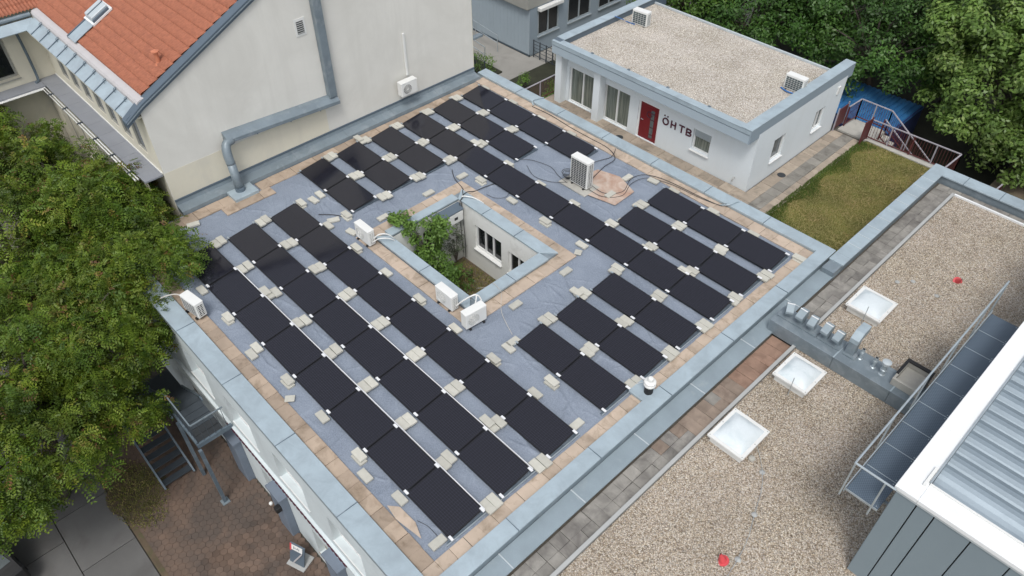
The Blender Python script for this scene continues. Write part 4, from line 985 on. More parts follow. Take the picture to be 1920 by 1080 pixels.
# cables
def cable(pts, r, lab, mat='cable'): return hose(pts, r*.72, lab, mat, 'cable')
cable([(-19.4, 15.2, .05), (-18.9, 14.9, .05), (-18.2, 14.7, .06), (-17.9, 14.45, .23), (-17.6, 14.2, .25), (-17.52, 13.98, .1), (-17.5, 13.95, -1.0), (-17.45, 13.95, -2.2)], .022, 'black cable from the wall side rows dropping into the light well')
cable([(-17.6, 15.75, .05), (-17.7, 15.3, .05), (-17.75, 14.9, .06), (-17.72, 14.5, .24), (-17.62, 14.2, .24), (-17.45, 14.0, 0), (-17.3, 13.95, -1.2), (-17.25, 13.9, -2.3)], .022, 'black cable from the long row dropping into the light well')
cable([(-17.6, 14.15, .28), (-17.5, 14.25, .30), (-17.2, 14.45, .26), (-16.9, 14.6, .12)], .03, 'short white pipe bend over the light well corner', 'white_plastic')
cable([(-14.3, 11.9, -.6), (-13.5, 11.9, .05), (-13.48, 11.9, .22), (-13.05, 11.85, .22), (-12.95, 11.8, .06), (-12.4, 11.3, .05), (-11.5, 10.9, .05)], .012, 'thin pale cable crossing from the light well to the flue side row', 'cable_pale')
cable([(-14.95, 18.2, .2), (-14.3, 18.3, .08), (-13.9, 18.9, .06), (-14.2, 19.7, .06), (-14.0, 20.3, .08), (-13.2, 20.62, .07), (-11.8, 20.7, .07), (-10.9, 20.78, .08), (-10.7, 20.9, .2)], .016, 'cable looping from the tall fan unit to the parapet corner')
cable([(-14.95, 18.0, .15), (-14.2, 18.1, .07), (-13.75, 18.7, .06), (-14.0, 19.5, .06), (-13.8, 20.2, .08), (-12.9, 20.55, .07), (-11.6, 20.65, .07), (-10.8, 20.8, .09)], .014, 'second cable beside the loop to the parapet')
cable([(-15.6, 18.3, .2), (-15.8, 18.9, .07), (-15.9, 19.6, .06), (-15.7, 20.3, .06), (-15.9, 20.8, .12)], .016, 'bundled cable behind the tall unit towards the parapet')
cable([(-20.6, 20.75, .06), (-19.5, 20.8, .07), (-18.3, 20.72, .06), (-17.2, 20.7, .06), (-16.2, 20.68, .06), (-15.5, 20.3, .08), (-15.45, 19.6, .06), (-15.2, 18.6, .1)], .02, 'dark cable bundle lying on the house side pavers')
cable([(-20.6, 20.85, .06), (-20.75, 20.9, .2), (-20.7, 21.2, .22), (-20.6, 21.46, .2)], .035, 'grey pipe hooked over the house side coping', 'zinc')
cable([(-10.9, 20.8, .08), (-10.6, 20.9, .2), (-10.5, 21.2, .22), (-10.45, 21.5, .12)], .035, 'grey pipe hooked over the lawn side coping', 'zinc')
cable([(-15.7, 17.8, .1), (-16.2, 17.4, .05), (-16.9, 17.2, .05), (-17.6, 17.5, .05)], .012, 'thin grey cable curling left of the tall unit')
cable([(-15.7, 17.75, .1), (-16.3, 17.9, .05), (-16.9, 18.1, .05), (-17.7, 17.9, .05), (-18.1, 17.6, .05)], .012, 'thin grey cable winding towards the left hand rows')
m = MB()
for i in range(6):
    r_ = .10+.035*i; m.tube([(-15.85+r_*math.cos(a*.9+i), 18.0+r_*math.sin(a*.9+i)*.9, .06+.05*i+.01*a) for a in range(8)], .012, 6, 5)
tag(m.build('cable_coil', 'cable', smooth=True), 'tangled grey cable coil beside the tall fan unit', 'cable')
cable([(-17.2, 16.3, .05), (-16.7, 15.6, .05), (-16.9, 15.2, .05), (-17.3, 15.1, .05)], .010, 'thin loop of cable above the light well')
cable([(-20.6, 9.9, .06), (-20.2, 10.3, .05), (-19.8, 10.5, .06)], .02, 'short black cable crossing the fleece near the short rows')
cable([(-8.6, 4.9, .06), (-8.3, 5.0, .05), (-7.9, 5.0, .06)], .010, 'thin cable at the lower corner near the last panel')

# flue with white cap
t = thing('round_flue', 'small black round flue with white cap on the gutter side coping', 'flue', (-7.18, 12.1, .15))
PP(MB().lathe([(.13, .0), (.13, .30), (.135, .31)], (0, 0, 0), 18), 'flue_pipe', 'rubber', t)
PP(MB().lathe([(.16, .30), (.175, .33), (.175, .37), (.15, .39), (.17, .41), (.17, .46), (.09, .50), (.085, .58), (.07, .61), (.02, .62)], (0, 0, 0), 18), 'flue_cap', 'white_plastic', t)
PP(MB().box(-.42, .08, -.36, .22, -.09, .0), 'flue_tray', 'zinc', t, .006)
cable([(-7.35, 12.2, .4), (-7.55, 12.1, .2), (-7.7, 12.0, .06)], .01, 'thin white wire tied to the round flue', 'white_plastic')

# ------------------------------------------------------------------ white house on the terrace
TZ = -1.0
struct('terrace', MB().box(-22.0, -6.7, 21.5, 30.75, -3.5, TZ-.05), 'joint')
TR = thing('terrace_paving', 'tan paving slabs round the white house', 'paving', (-16, 23, TZ-.05))
pavers(TR, -22.0, -11.3, 22.55, 23.56, 21, 2, TZ-.048, 'paver_terrace'); pavers(TR, -22.0, -11.3, 21.52, 22.55, 21, 2, TZ-.048, 'paver_terrace')
pavers(TR, -11.35, -10.85, 21.52, 30.2, 1, 17, TZ-.048, 'paver_terrace'); pavers(TR, -10.85, -10.35, 21.52, 30.2, 1, 17, TZ-.048, 'paver_dull'); pavers(TR, -10.35, -9.9, 21.52, 30.2, 1, 17, TZ-.048, 'paver_terrace')
struct('lawn', MB().box(-9.88, -6.75, 21.5, 30.35, TZ-.1, TZ+.01), 'lawn')
def blades(n, x0, x1, y0, y1, z, h0, h1, wdt=.012, fn=None):
    P = np.stack([RNG.uniform(x0, x1, n), RNG.uniform(y0, y1, n)], -1)
    if fn is not None: P = P[fn(P)]; n = len(P)
    th = RNG.uniform(0, 6.28, n); h = RNG.uniform(h0, h1, n); l = RNG.uniform(-.5, .5, (n, 2))*h[:, None]
    a = np.stack([np.cos(th), np.sin(th)], -1)*wdt
    V = np.zeros((n, 3, 3)); V[:, 0, :2] = P-a; V[:, 1, :2] = P+a; V[:, 2, :2] = P+l; V[:, :2, 2] = z; V[:, 2, 2] = z+h
    return V.reshape(-1, 3), np.arange(n*3).reshape(-1, 3), RNG.uniform(0, 1, n)
V, Fq, t_ = blades(60000, -9.88, -6.75, 21.5, 30.35, TZ+.01, .02, .06)
tag(link('lawn_grass', fast_mesh('lawn_grass', V, Fq, 'grass_blade', t_)), 'short dry grass of the small lawn', 'grass', kind='stuff')
V, Fq, t_ = blades(16000, -10.05, -9.1, 21.6, 30.2, TZ+.01, .04, .11, .014, lambda P: (P[:, 0] < -9.75+.5*np.sin(P[:, 1]*1.3)**2*RNG.random(len(P))*1.2))
V2, F2, t2 = blades(9000, -9.6, -6.75, 21.5, 23.3, TZ+.01, .03, .08, .014, lambda P: RNG.random(len(P)) < (23.3-P[:, 1])/1.8)
tag(link('lawn_edge_grass', fast_mesh('lawn_edge_grass', np.concatenate([V, V2]), np.concatenate([Fq, F2+len(V)]), 'grass_green', np.concatenate([t_, t2]))), 'greener taller grass along the edge of the small lawn', 'grass', kind='stuff')
for x, y, l in ((-17.42, 22.95, 'round black drain cover before the red door'), (-11.02, 25.57, 'round black drain cover beside the lawn path')):
    tag(MB().lathe([(.16, 0), (.17, .012), (.12, .014)], (x, y, TZ), 20).build('drain_cover', 'dusty_dark'), l, 'drain cover')

WH = thing('white_house', 'small white flat roofed house with pale gravel roof and red door', 'house', (-16, 26, TZ))
fH = mapf('Y', 23.58); fR = mapf('X', -11.40)
opsH = [(-21.08, -19.50, -1.0, .72), (-18.99, -17.55, -1.0, .72), (-17.06, -15.95, -1.0, .76), (-14.22, -13.36, -.33, .62)]
wall_open(m := MB(), fH, -21.6, -11.4, -1.2, 1.62, opsH, .2); m.build('front_wall', 'house_white', WH)
opsR = [(24.95, 25.80, -.30, .74), (28.05, 28.80, -.24, .72)]
wall_open(m := MB(), fR, 23.58, 30.1, -1.2, 1.62, opsR, .18); m.build('side_wall', 'house_white', WH)
MB().box(-21.6, -21.5, 23.6, 30.1, -3.5, 1.5).box(-21.5, -11.45, 30.0, 30.1, -3.5, 1.6).build('rear_walls', 'house_white', WH)
for a in (-21.56, -19.28): MB().box(a, a+.36, 0.002, .42, -1.02, 1.5, fH).build('pier', 'house_white', WH)
MB().box(-19.2, -17.3, .0, .02, .74, 1.5, fH).build('lintel', 'house_white', WH)
for a, b in ((-21.08, -19.50), (-18.99, -17.55)):
    wd = window(WH, fH, a, b, -1.0, .72, .12, 2, .07, glass='curtain', sill=.0)
window(WH, fH, -14.22, -13.36, -.33, .62, .12, 1, .07, glass='curtain', sill=.09, blind=.35)
for a, b, z0, z1 in opsR: window(WH, fR, a, b, z0, z1, .10, 2 if a > 27 else 1, .06, glass='glass_grey', sill=.07)
# red door
d = MB().box(-16.98, -16.03, -.14, -.08, -1.0, .68, fH).build('door', 'door_red', WH); d['label'] = 'dark red front door with narrow glass strip'
sub('door_frame', MB().box(-17.06, -16.985, -.16, -.05, -1.0, .76, fH).box(-16.025, -15.95, -.16, -.05, -1.0, .76, fH).box(-16.985, -16.025, -.16, -.05, .69, .76, fH), 'white_paint', d)
sub('door_pane', MB().box(-16.42, -16.24, -.079, -.07, -.85, .45, fH), 'glass_grey', d)
for z in (-.7, -.35, 0., .3): sub('door_bar', MB().box(-16.45, -16.21, -.069, -.06, z, z+.03, fH), 'maroon', d)
sub('door_emblem', MB().tube([fH(-16.5+.13*math.cos(a/8*6.28), -.065, .22+.13*math.sin(a/8*6.28)) for a in range(9)], .018, 6, 3), 'maroon', d)
sub('handle', MB().tube([fH(-16.88, -.06, -.1), fH(-16.88, -.02, -.1), fH(-16.76, -.02, -.1)], .014, 6, 0), 'rail_steel', d)
# letters
def letter(ch, x0, x1, z0, z1, dx=0):
    st = .055; m = MB(); W = x1-x0
    def B(a0, a1, b0, b1): m.box(a0, a1, .004, .03, b0, b1, fH)
    if ch == 'H': B(x0, x0+st, z0, z1); B(x1-st, x1, z0, z1); B(x0+st, x1-st, (z0+z1)/2-st/2, (z0+z1)/2+st/2)
    if ch == 'T': B(x0, x1, z1-st, z1); B((x0+x1)/2-st/2, (x0+x1)/2+st/2, z0, z1-st)
    if ch in 'OB':
        def ring(cx_, cz_, rx, rz_o, a0, a1, n):
            for i in range(n):
                p, q_ = [a0+(a1-a0)*(i+j)/n for j in (0, 1)]; k = len(m.v)
                for o in (.004, .03):
                    for a, s in ((p, 1), (q_, 1), (q_, 0), (p, 0)):
                        rr = (rx, rz_o) if s else (rx-st, rz_o-st)
                        m.v.append(fH(cx_+rr[0]*math.cos(a), o, cz_+rr[1]*math.sin(a)))
                m.f += [tuple(k+i_ for i_ in q2) for q2 in ((0, 1, 2, 3), (7, 6, 5, 4), (0, 4, 5, 1), (2, 6, 7, 3), (1, 5, 6, 2), (3, 7, 4, 0))]
        if ch == 'O':
            ring((x0+x1)/2, (z0+z1)/2, W/2, (z1-z0)/2, 0, 2*math.pi, 20)
            B(x0+W*.18, x0+W*.18+st, z1+.05, z1+.11); B(x1-W*.18-st, x1-W*.18, z1+.05, z1+.11)
        else:
            h = z1-z0; B(x0, x0+st, z0, z1)
            for zz in (z0, z0+h/2-st/2, z1-st): B(x0+st, x0+W*.55, zz, zz+st)
            ring(x0+W*.55, z0+h*.27+.0, W*.45, h*.27, -math.pi/2, math.pi/2, 10); ring(x0+W*.52, z1-h*.27, W*.42, h*.27, -math.pi/2, math.pi/2, 10)
    return m
zl, zt = .16, .50
for ch, a, b in (('O', -15.76, -15.44), ('H', -15.33, -15.07), ('T', -14.92, -14.64), ('B', -14.56, -14.28)):
    o = letter(ch, a, b, zl, zt).build('sign_letter', 'maroon', WH); o['label'] = 'dark red letter %s' % ('Ö' if ch == 'O' else ch)
# fascia / roof
Xl, Xr, Yf, Yb = -21.60, -11.43, 22.93, 30.5
MB().box(Xl, Xr, Yf+.01, Yf+.66, 1.44, 1.5).build('soffit', 'house_white', WH)
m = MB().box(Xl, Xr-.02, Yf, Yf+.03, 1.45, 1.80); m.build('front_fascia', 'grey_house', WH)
MB().box(Xl, Xr-.02, Yf+.031, Yf+.06, 1.80, 1.83).build('shadow_joint', 'slate_metal', WH)
MB().box(Xl, Xr-.02, Yf-.02, Yf+.04, 1.832, 2.0).build('front_fascia_cap', 'zinc', WH)
m = MB(); m.v = [(Xr-.019, Yf-.02, 1.46), (Xr+.02, Yf-.02, 1.46), (Xr+.02, Yb, 1.46), (Xr-.019, Yb, 1.46), (Xr-.019, Yf-.02, 2.02), (Xr+.02, Yf-.02, 2.02), (Xr+.02, Yb, 2.02), (Xr-.019, Yb, 2.02)]
m.f = [(0, 3, 2, 1), (4, 5, 6, 7), (0, 1, 5, 4), (1, 2, 6, 5), (2, 3, 7, 6), (3, 0, 4, 7)]
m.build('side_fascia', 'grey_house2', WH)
MB().box(Xr-.42, Xr+.03, Yf-.03, 26.6, 2.022, 2.05).build('side_coping', 'zinc', WH); MB().box(Xr-.42, Xr+.03, 26.61, Yb, 2.022, 2.05).build('side_coping', 'zinc', WH)
MB().box(Xl, Xr-.43, Yf-.03, Yf+.32, 2.002, 2.025).build('front_coping', 'zinc', WH)
MB().box(Xl-.02, Xl+.42, Yf+.33, 26.0, 2.03, 2.06).build('left_coping', 'zinc', WH); MB().box(Xl-.02, Xl+.42, 26.01, Yb, 2.03, 2.06).build('left_coping', 'zinc', WH)
MB().box(Xl, Xl+.38, Yf+.1, Yb, 1.45, 2.028).build('left_parapet', 'slate_metal', WH)
MB().box(Xl, Xr-.45, Yf+.05, Yf+.30, 1.5, 2.0).box(Xr-.40, Xr-.03, Yf+.05, Yb-.02, 1.5, 2.02).build('parapet_core', 'grey_house', WH)
tag(MB().box(Xl+.38, Xr-.40, Yf+.30, 29.55, 1.5, 1.76).build('roof_gravel', 'gravel_pale', WH), kind='stuff')
MB().box(Xl+.38, Xr-.40, 29.56, 29.64, 1.6, 1.84).build('rear_edge', 'zinc_pale', WH)
V, Fq, t_ = stones(26000, Xl+.4, Xr-.42, Yf+.32, 29.5, 1.758, .009, .022)
tag(link('gravel_stones', fast_mesh('pale_stones', V, Fq, 'stones_pale', t_), WH), kind='stuff')
for x in (-19.6, -17.6, -15.6, -13.6): MB().box(x, x+.12, Yf+.28, Yf+.36, 2.026, 2.05).build('coping_clip', 'zinc_dark', WH)
for z in (0,): MB().box(29.45, 29.62, .002, .06, .98, 1.32, fR).build('wall_vent', 'white_plastic', WH)
MB().tube([fH(-12.0, 0, -.62), fH(-12.0, .12, -.62), fH(-12.0, .14, -.75)], .03, 6).build('water_tap', 'plinth', WH)
tag(MB().bar((-20.95, 27.0, 1.85), (-21.2, 26.6, 2.07), .06, .02).bar((-20.9, 27.05, 1.8), (-20.4, 27.1, 1.78), .05, .02).build('blue_strap', 'blue_strap'), 'blue strap from the far fan unit over the roof edge', 'strap')
tag(MB().tube([(-12.65, 26.9, 1.8), (-12.3, 26.75, 1.82), (-11.9, 26.85, 1.8), (-11.75, 27.0, 1.8)], .03, 6).build('blue_strap', 'blue_strap'), 'blue strap lying at the foot of the lawn side fan unit', 'strap')

# ------------------------------------------------------------------ railings on the terrace
def railing(name, lab, p, q, h=.95, n=4, bars=.13, base=.05, top='rail_top', body='brown_rail', grp=None, hb=.12):
    p, q = Vector(p), Vector(q); t = thing(name, lab, 'railing', tuple(p), grp); L = (q-p).length; d = (q-p)/L
    up = Vector((0, 0, 1))
    MB().bar(p+up*h, q+up*h, .055, .035).build('handrail', top, t)
    MB().bar(p+up*hb, q+up*hb, .035).build('bottom_rail', body, t)
    for i in range(n+1): a = p+d*L*i/n; MB().bar(a-up*base, a+up*(h-.02), .05).build('post', top if i % 2 else body, t)
    m = MB(); k = int(L/bars)
    for i in range(1, k): a = p+d*L*i/k; m.bar(a+up*hb, a+up*(h-.03), .014)
    m.build('balusters', body, t)
    return t
railing('terrace_railing', 'brown railing between the white house and the cream wall side garden', (-22.0, 21.6, TZ), (-22.0, 23.7, TZ), .95, 2, .1)
railing('terrace_railing', 'long brown railing with pale handrail at the far end of the lawn', (-10.0, 30.55, TZ), (-6.25, 30.65, TZ), .95, 4, .12)
railing('terrace_railing', 'short return of the brown railing behind the grey parapet', (-6.25, 30.65, TZ), (-6.3, 29.3, TZ), .95, 1, .12)
railing('stair_railing', 'outer brown railing round the stair landing by the blue container', (-11.1, 31.75, TZ), (-9.7, 31.75, TZ), .98, 2, .1)
railing('stair_railing', 'brown railing closing the landing beside the white house', (-11.15, 30.75, TZ), (-11.1, 31.75, TZ), .98, 1, .1)
railing('stair_railing', 'sloping outer railing descending from the landing', (-9.7, 31.75, TZ), (-6.6, 31.75, -3.1), .98, 3, .1)
railing('stair_railing', 'sloping inner railing of the outside stair', (-9.6, 30.95, TZ), (-6.5, 30.95, -3.1), .95, 3, .1)
railing('lower_landing_railing', 'level railing at the foot of the outside stair', (-6.4, 31.75, -3.1), (-4.6, 31.75, -3.1), 1.0, 2, .12)
railing('lower_landing_railing', 'last railing of the lower stair landing, nearest the soil bank', (-4.6, 31.75, -2.2), (-4.7, 30.2, -2.2), 1.0, 1, .12)
t = thing('garden_gate', 'brown panel gate leaning open at the corner of the lawn', 'gate', (-9.95, 30.3, TZ))
MB().bar((-9.95, 29.9, TZ), (-9.95, 29.9, TZ+1.1), .06).bar((-9.95, 30.5, TZ), (-9.95, 30.5, TZ+1.1), .05).build('gate_frame', 'brown_rail', t)
MB().box(-9.965, -9.945, 29.93, 30.47, TZ+.08, TZ+1.05).build('gate_panel', 'brown_rail', t)
t = thing('garden_gate', 'dark red gate panel between white house corner and landing', 'gate', (-11.3, 30.4, TZ))
MB().box(-11.32, -11.28, 30.15, 30.9, TZ+.1, TZ+1.0).build('gate_panel', 'brown_rail', t); MB().bar((-11.3, 30.1, TZ), (-11.3, 30.1, TZ+1.1), .05).bar((-11.3, 30.95, TZ), (-11.3, 30.95, TZ+1.1), .05).build('gate_frame', 'rail_top', t)
m = thing('outside_stair', 'pale concrete landing and steps going down behind the lawn', 'stairs', (-10.5, 31.2, TZ))
MB().box(-11.2, -9.7, 30.76, 31.8, -3.5, TZ-.04).build('landing', 'concrete', m); MB().box(-11.2, -9.7, 30.36, 30.75, TZ-.1, TZ+.03).build('threshold', 'concrete', m)
for i in range(12): MB().box(-9.69+i*.27, -9.69+(i+1)*.27-.004, 30.9, 31.8, TZ-.04-.175*(i+1)-.12, TZ-.04-.175*(i+1)).build('step', 'concrete', m)
MB().box(-6.4, -4.5, 30.1, 31.8, -3.4, -3.12).build('lower_landing', 'concrete', m)
MB().box(-9.85, -6.6, 30.36, 30.74, TZ-.1, TZ+.06).build('kerb', 'concrete', m)
# blue container
bc = thing('blue_container', 'blue corrugated flat roofed container beyond the outside stair', 'container', (-12, 36, -3.5))
m = MB(); xx = -17.5
while xx < -10.0:
    m.box(xx, xx+.13, 33.4, 36.9, -2.06, -2.0); m.box(xx+.13, xx+.26, 33.4, 36.9, -2.085, -2.04); xx += .26
m.build('corrugated_roof', 'blue_box', bc)
MB().box(-17.5, -10.05, 33.45, 36.85, -3.5, -2.09).build('container_walls', 'navy', bc); MB().box(-10.04, -9.98, 33.4, 36.9, -3.5, -2.0).build('end_wall', 'navy', bc)

# ------------------------------------------------------------------ grey building and path garden at the back
GH = thing('grey_clad_building', 'pale grey clad building with beige upper storey behind the path', 'building', (-33, 33, -3.5))
f1 = mapf('Y', 28.8); f2 = mapf('X', -28.9)
k = -46.0
i = 0
while k < -29.0:
    MB().box(k+.004, min(k+.30, -28.9)-.004, -.03, 0, -3.4, -.72, f1).build('cladding_board', 'grey_house', GH); k += .30; i += 1
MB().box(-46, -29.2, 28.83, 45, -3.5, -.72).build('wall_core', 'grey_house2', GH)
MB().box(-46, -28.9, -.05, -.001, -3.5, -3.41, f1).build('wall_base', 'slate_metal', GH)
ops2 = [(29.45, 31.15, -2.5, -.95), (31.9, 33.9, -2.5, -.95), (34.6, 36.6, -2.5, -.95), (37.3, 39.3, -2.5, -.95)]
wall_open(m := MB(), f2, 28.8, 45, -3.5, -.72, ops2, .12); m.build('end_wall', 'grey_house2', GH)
for o in ops2: window(GH, f2, *o, .05, 2, .09, glass='glass', frame='rail_steel', sill=.10)
MB().box(-46.3, -28.86, 28.55, 45.3, -.718, .9).build('upper_storey', 'beige_concrete', GH, bevel=.02)
MB().box(29.35, 31.25, .02, .30, -.98, -.76, f2).build('roller_blind_box', 'white_plastic', GH, bevel=.03)
def steel_rail(lab, pts, h=1.0, posts=True, grp='thin steel handrails by the path', mat='rail_steel'):
    t = thing('path_handrail', lab, 'handrail', pts[0], grp)
    up = Vector((0, 0, 1)); P_ = [Vector(p) for p in pts]
    for hh in (h, h*.55): MB().tube([p+up*hh for p in P_], .022, 6, 0).build('rail_tube', mat, t)
    for p in P_: MB().tube([p, p+up*h], .02, 6, 0).build('post', mat, t)
steel_rail('steel handrail of the ramp beside the cream wall, nearer one', [(-34, 26.4, -2.9), (-31.5, 26.4, -3.3), (-30.0, 26.4, -3.5)])
steel_rail('steel handrail of the ramp against the grey cladding', [(-35, 27.9, -2.9), (-32.5, 27.9, -3.3), (-30.6, 27.9, -3.5)])
steel_rail('tall steel hoop at the top of the ramp', [(-34.4, 28.3, -3.1), (-33.2, 28.3, -3.3)], 1.15)
t = thing('garden_fence', 'grey bar fence across the path beside the white house', 'fence', (-27.5, 28.9, -3.5))
for i in range(7): MB().bar((-28.7+i*.5, 28.95, -3.5), (-28.7+i*.5, 28.95, -2.45), .05).build('post', 'dark_rail', t)
MB().bar((-28.7, 28.95, -2.5), (-25.4, 28.95, -2.5), .03).build('fence_rail', 'dark_rail', t); MB().bar((-28.7, 28.95, -3.35), (-25.4, 28.95, -3.35), .03).build('fence_rail', 'dark_rail', t)
m = MB()
for i in range(16): m.bar((-27.0+i*.1, 28.95, -3.35), (-27.0+i*.1, 28.95, -2.5), .012)
m.build('fence_bars', 'dark_rail', t)
m = MB()
for z in (-3.1, -2.9, -2.7): m.bar((-28.7, 28.95, z), (-27.1, 28.95, z), .02)
m.build('fence_bars', 'dark_rail', t)
t = thing('mesh_fence', 'dark wire fence by the bushes below the cream wall', 'fence', (-29.5, 25.2, -3.5))
for i in range(4): MB().bar((-31.2+i*.8, 25.3, -3.5), (-31.2+i*.8, 25.3, -2.5), .05).build('post', 'dark_rail', t)
m = MB()
for i in range(10): m.bar((-31.2, 25.3, -3.4+i*.1), (-28.8, 25.3, -3.4+i*.1), .01)
m.build('fence_wires', 'dark_rail', t)

# ------------------------------------------------------------------ street side court (lower left)
struct('court_sub_base', MB().box(-40, -5, -14, 3.6, -6.3, -6.06), 'joint')
HP = thing('hexagon_paving', 'reddish brown hexagon paving beside the street facade', 'paving', (-14, 2, -6.06))
r_ = .135; m = MB(); 
hx = [(r_*.965*math.cos(math.pi/3*i+math.pi/6), r_*.965*math.sin(math.pi/3*i+math.pi/6)) for i in range(6)]
m.v = [(a, b, .05) for a, b in hx]+[(a*1.02, b*1.02, .0) for a, b in hx]; m.f = [tuple(range(6))]+[(i, i+6, (i+1) % 6+6, (i+1) % 6) for i in range(6)]
hm = m.mesh('hex_stone', 'hex', bevel=0)
pts = []
yy = -.2; j = 0
while yy < 3.62:
    xx = -22.8+(r_*.866 if j % 2 else 0)
    while xx < -9: pts.append((xx, yy)); xx += r_*1.732
    yy += r_*1.5; j += 1
# order by distance from camera foot point that is in view
vis = [p for p in pts if -18.2 < p[0] < -11.6 and p[1] > -.3]
vis.sort(key=lambda p: (p[0]+13.2)**2+(p[1]-1.9)**2); near = set(vis[:285])
mm = MB()
for p in pts:
    if p in near:
        o = bpy.data.objects.new('hex_stone', hm); COL.objects.link(o); o.parent = HP
        o.location = (p[0]+14, p[1]-2, random.uniform(0, .008)); o.rotation_euler = (J(.012), J(.012), 0)
    else:
        k = len(mm.v); dz = random.uniform(0, .008)-6.06
        mm.v += [(a+p[0], b+p[1], .05+dz) for a, b in hx]+[(a*1.02+p[0], b*1.02+p[1], dz) for a, b in hx]
        mm.f += [tuple(k+i for i in range(6))]+[(k+i, k+i+6, k+(i+1) % 6+6, k+(i+1) % 6) for i in range(6)]
tag(mm.build('hex_stones', 'hex', HP, fix=False), kind='stuff')
CS = thing('concrete_yard', 'large grey ground slabs under the tree', 'paving', (-18, -3, -6.06))
for i in range(9):
    for j in range(5):
        a, b = -34+i*2.35+(j % 2)*.9, -.42-(j+1)*1.75
        MB().box(a+.015, a+2.335, b+.015, b+1.735, -6.06, -6.0+random.uniform(0, .006)).build('ground_slab', 'asphalt', CS)
struct('cobble_kerb', MB().box(-30, -9, -.40, -.22, -6.06, -6.0), 'soil')
V, Fq, t_ = blades(9000, -20.8, -17.0, -.7, 1.5, -6.0, .02, .09, .02, lambda P: ((P[:, 0]+19.1)/1.8)**2+((P[:, 1]-.3)/.95)**2 < RNG.uniform(.3, 1, len(P)))
tag(link('weed_patch', fast_mesh('weed_patch', V, Fq, 'grass_blade', t_)), 'weedy grass patch at the foot of the steel stair', 'weeds', kind='stuff')
struct('weed_soil', MB().lathe([(1.0, -6.06), (1.0, -5.995)], (-19.2, .35, 0), 18), 'soil')
# steel stair
ST = thing('steel_stair', 'dark steel outside stair with landing fixed to the street facade', 'stairs', (-19, 2, -6))
n = 8
for i in range(n): MB().box(-18.55-.285*(i+1)+.02, -18.55-.285*i, 1.12, 2.12, -6+.185*(i+1)-.03, -6+.185*(i+1)).build('tread', 'dark_rail', ST)
for y in (1.09, 2.15): MB().bar((-18.5, y, -5.95), (-20.85, y, -4.42), .06, .2).build('stringer', 'zinc_dark', ST)
MB().box(-22.1, -20.86, 1.1, 3.35, -4.55, -4.50).build('lower_landing', 'dark_rail', ST)
for i in range(8): MB().box(-20.84+.285*i, -20.84+.285*(i+1)-.02, 2.35, 3.3, -4.50+.19*(i+1)-.03, -4.50+.19*(i+1)).build('tread', 'dark_rail', ST)
for y in (2.3, 3.35): MB().bar((-20.85, y, -4.42), (-18.55, y, -2.95), .06, .2).build('stringer', 'zinc_dark', ST)
for a in range(5): MB().box(-18.5+a*.32, -18.5+a*.32+.30, 2.45, 3.3, -2.95, -2.91).build('landing_grate', 'dark_rail' if a < 3 else 'dusty_dark', ST)
MB().bar((-18.55, 2.40, -2.95), (-16.9, 2.40, -2.95), .08, .18).bar((-16.88, 2.36, -2.95), (-16.88, 3.56, -2.95), .08, .18).bar((-20.6, 2.28, -2.95), (-18.55, 2.28, -2.95), .08, .18).build('landing_beam', 'zinc_dark', ST)
MB().bar((-16.72, 2.36, -6.0), (-16.72, 2.36, -3.0), .11).build('steel_post', 'zinc_dark', ST); MB().bar((-18.2, 2.34, -6.0), (-18.2, 2.34, -3.0), .11).build('steel_post', 'zinc_dark', ST)
MB().box(-16.85, -16.59, 2.23, 2.49, -6.01, -5.98).build('foot_plate', 'zinc_mid', ST)
m = MB()
for p, q_ in (((-18.5, 2.42, -1.95), (-16.9, 2.42, -1.95)), ((-16.88, 2.42, -1.95), (-16.88, 3.5, -1.95)), ((-20.8, 2.3, -3.5), (-18.5, 2.42, -1.95))): m.bar(p, q_, .04)
m.build('stair_handrail', 'zinc_mid', ST)
m = MB()
for i in range(9): a = -18.5+i*.2; m.bar((a, 2.42, -2.9), (a, 2.42, -1.97), .015)
for i in range(6): a = 2.42+i*.2; m.bar((-16.88, a, -2.9), (-16.88, a, -1.97), .015)
m.build('rail_bars', 'dark_rail', ST)
# advertising board
AB = thing('pavement_sign', 'leaning pavement sign, dark with white label and pink bar', 'sign', (-13.1, 3.05, -6)); AB.rotation_euler = (0, 0, .35)
PP(MB().box(-.34, .34, -.28, .28, 0, .06), 'sign_base', 'plinth', AB, .01)
pl = lambda a, o, z: (a, o*.86-z*.35*.0+(z)*.30-.15, z*.92+.06+o*.1)
PP(MB().box(-.28, .28, -.02, .02, .02, .85, pl), 'sign_board', 'slate_metal', AB)
PP(MB().box(-.25, .20, -.03, -.024, .60, .82, pl), 'sign_label', 'white_plastic', AB)
PP(MB().box(-.28, -.22, -.034, -.026, .55, .85, pl), 'sign_stripe', 'cone_red', AB)
PP(MB().bar(pl(.2, -.04, .62), pl(-.12, -.04, .08), .10, .01), 'sign_bar', 'pinkish', AB)
m = MB()
for i in range(5): m.box(-.14+i*.05, -.115+i*.05, -.036, -.031, .66+.02*(i % 2), .76-.02*(i % 3), pl)
PP(m, 'sign_print', 'slate_metal', AB)
t = thing('wall_lamp', 'black wall lamp with small white bulb under the ornament strip', 'lamp', (-14.1, 3.3, -4.1))  # plain unlit black box with a white ball, taken for outdoor equipment
MB().box(-14.2, -14.0, 3.15, 3.35, -4.4, -4.15).build('lamp_box', 'rubber', t, bevel=.03); MB().bar((-14.1, 3.3, -4.05), (-14.1, 3.58, -4.05), .04).build('lamp_arm', 'dark_rail', t)
PP(MB().lathe([(.01, -.06), (.05, -.04), (.06, 0), (.05, .04), (.01, .06)], (0, 0, 0), 12), 'bulb', 'white_plastic', t).location = (-.12, -.16, .12)
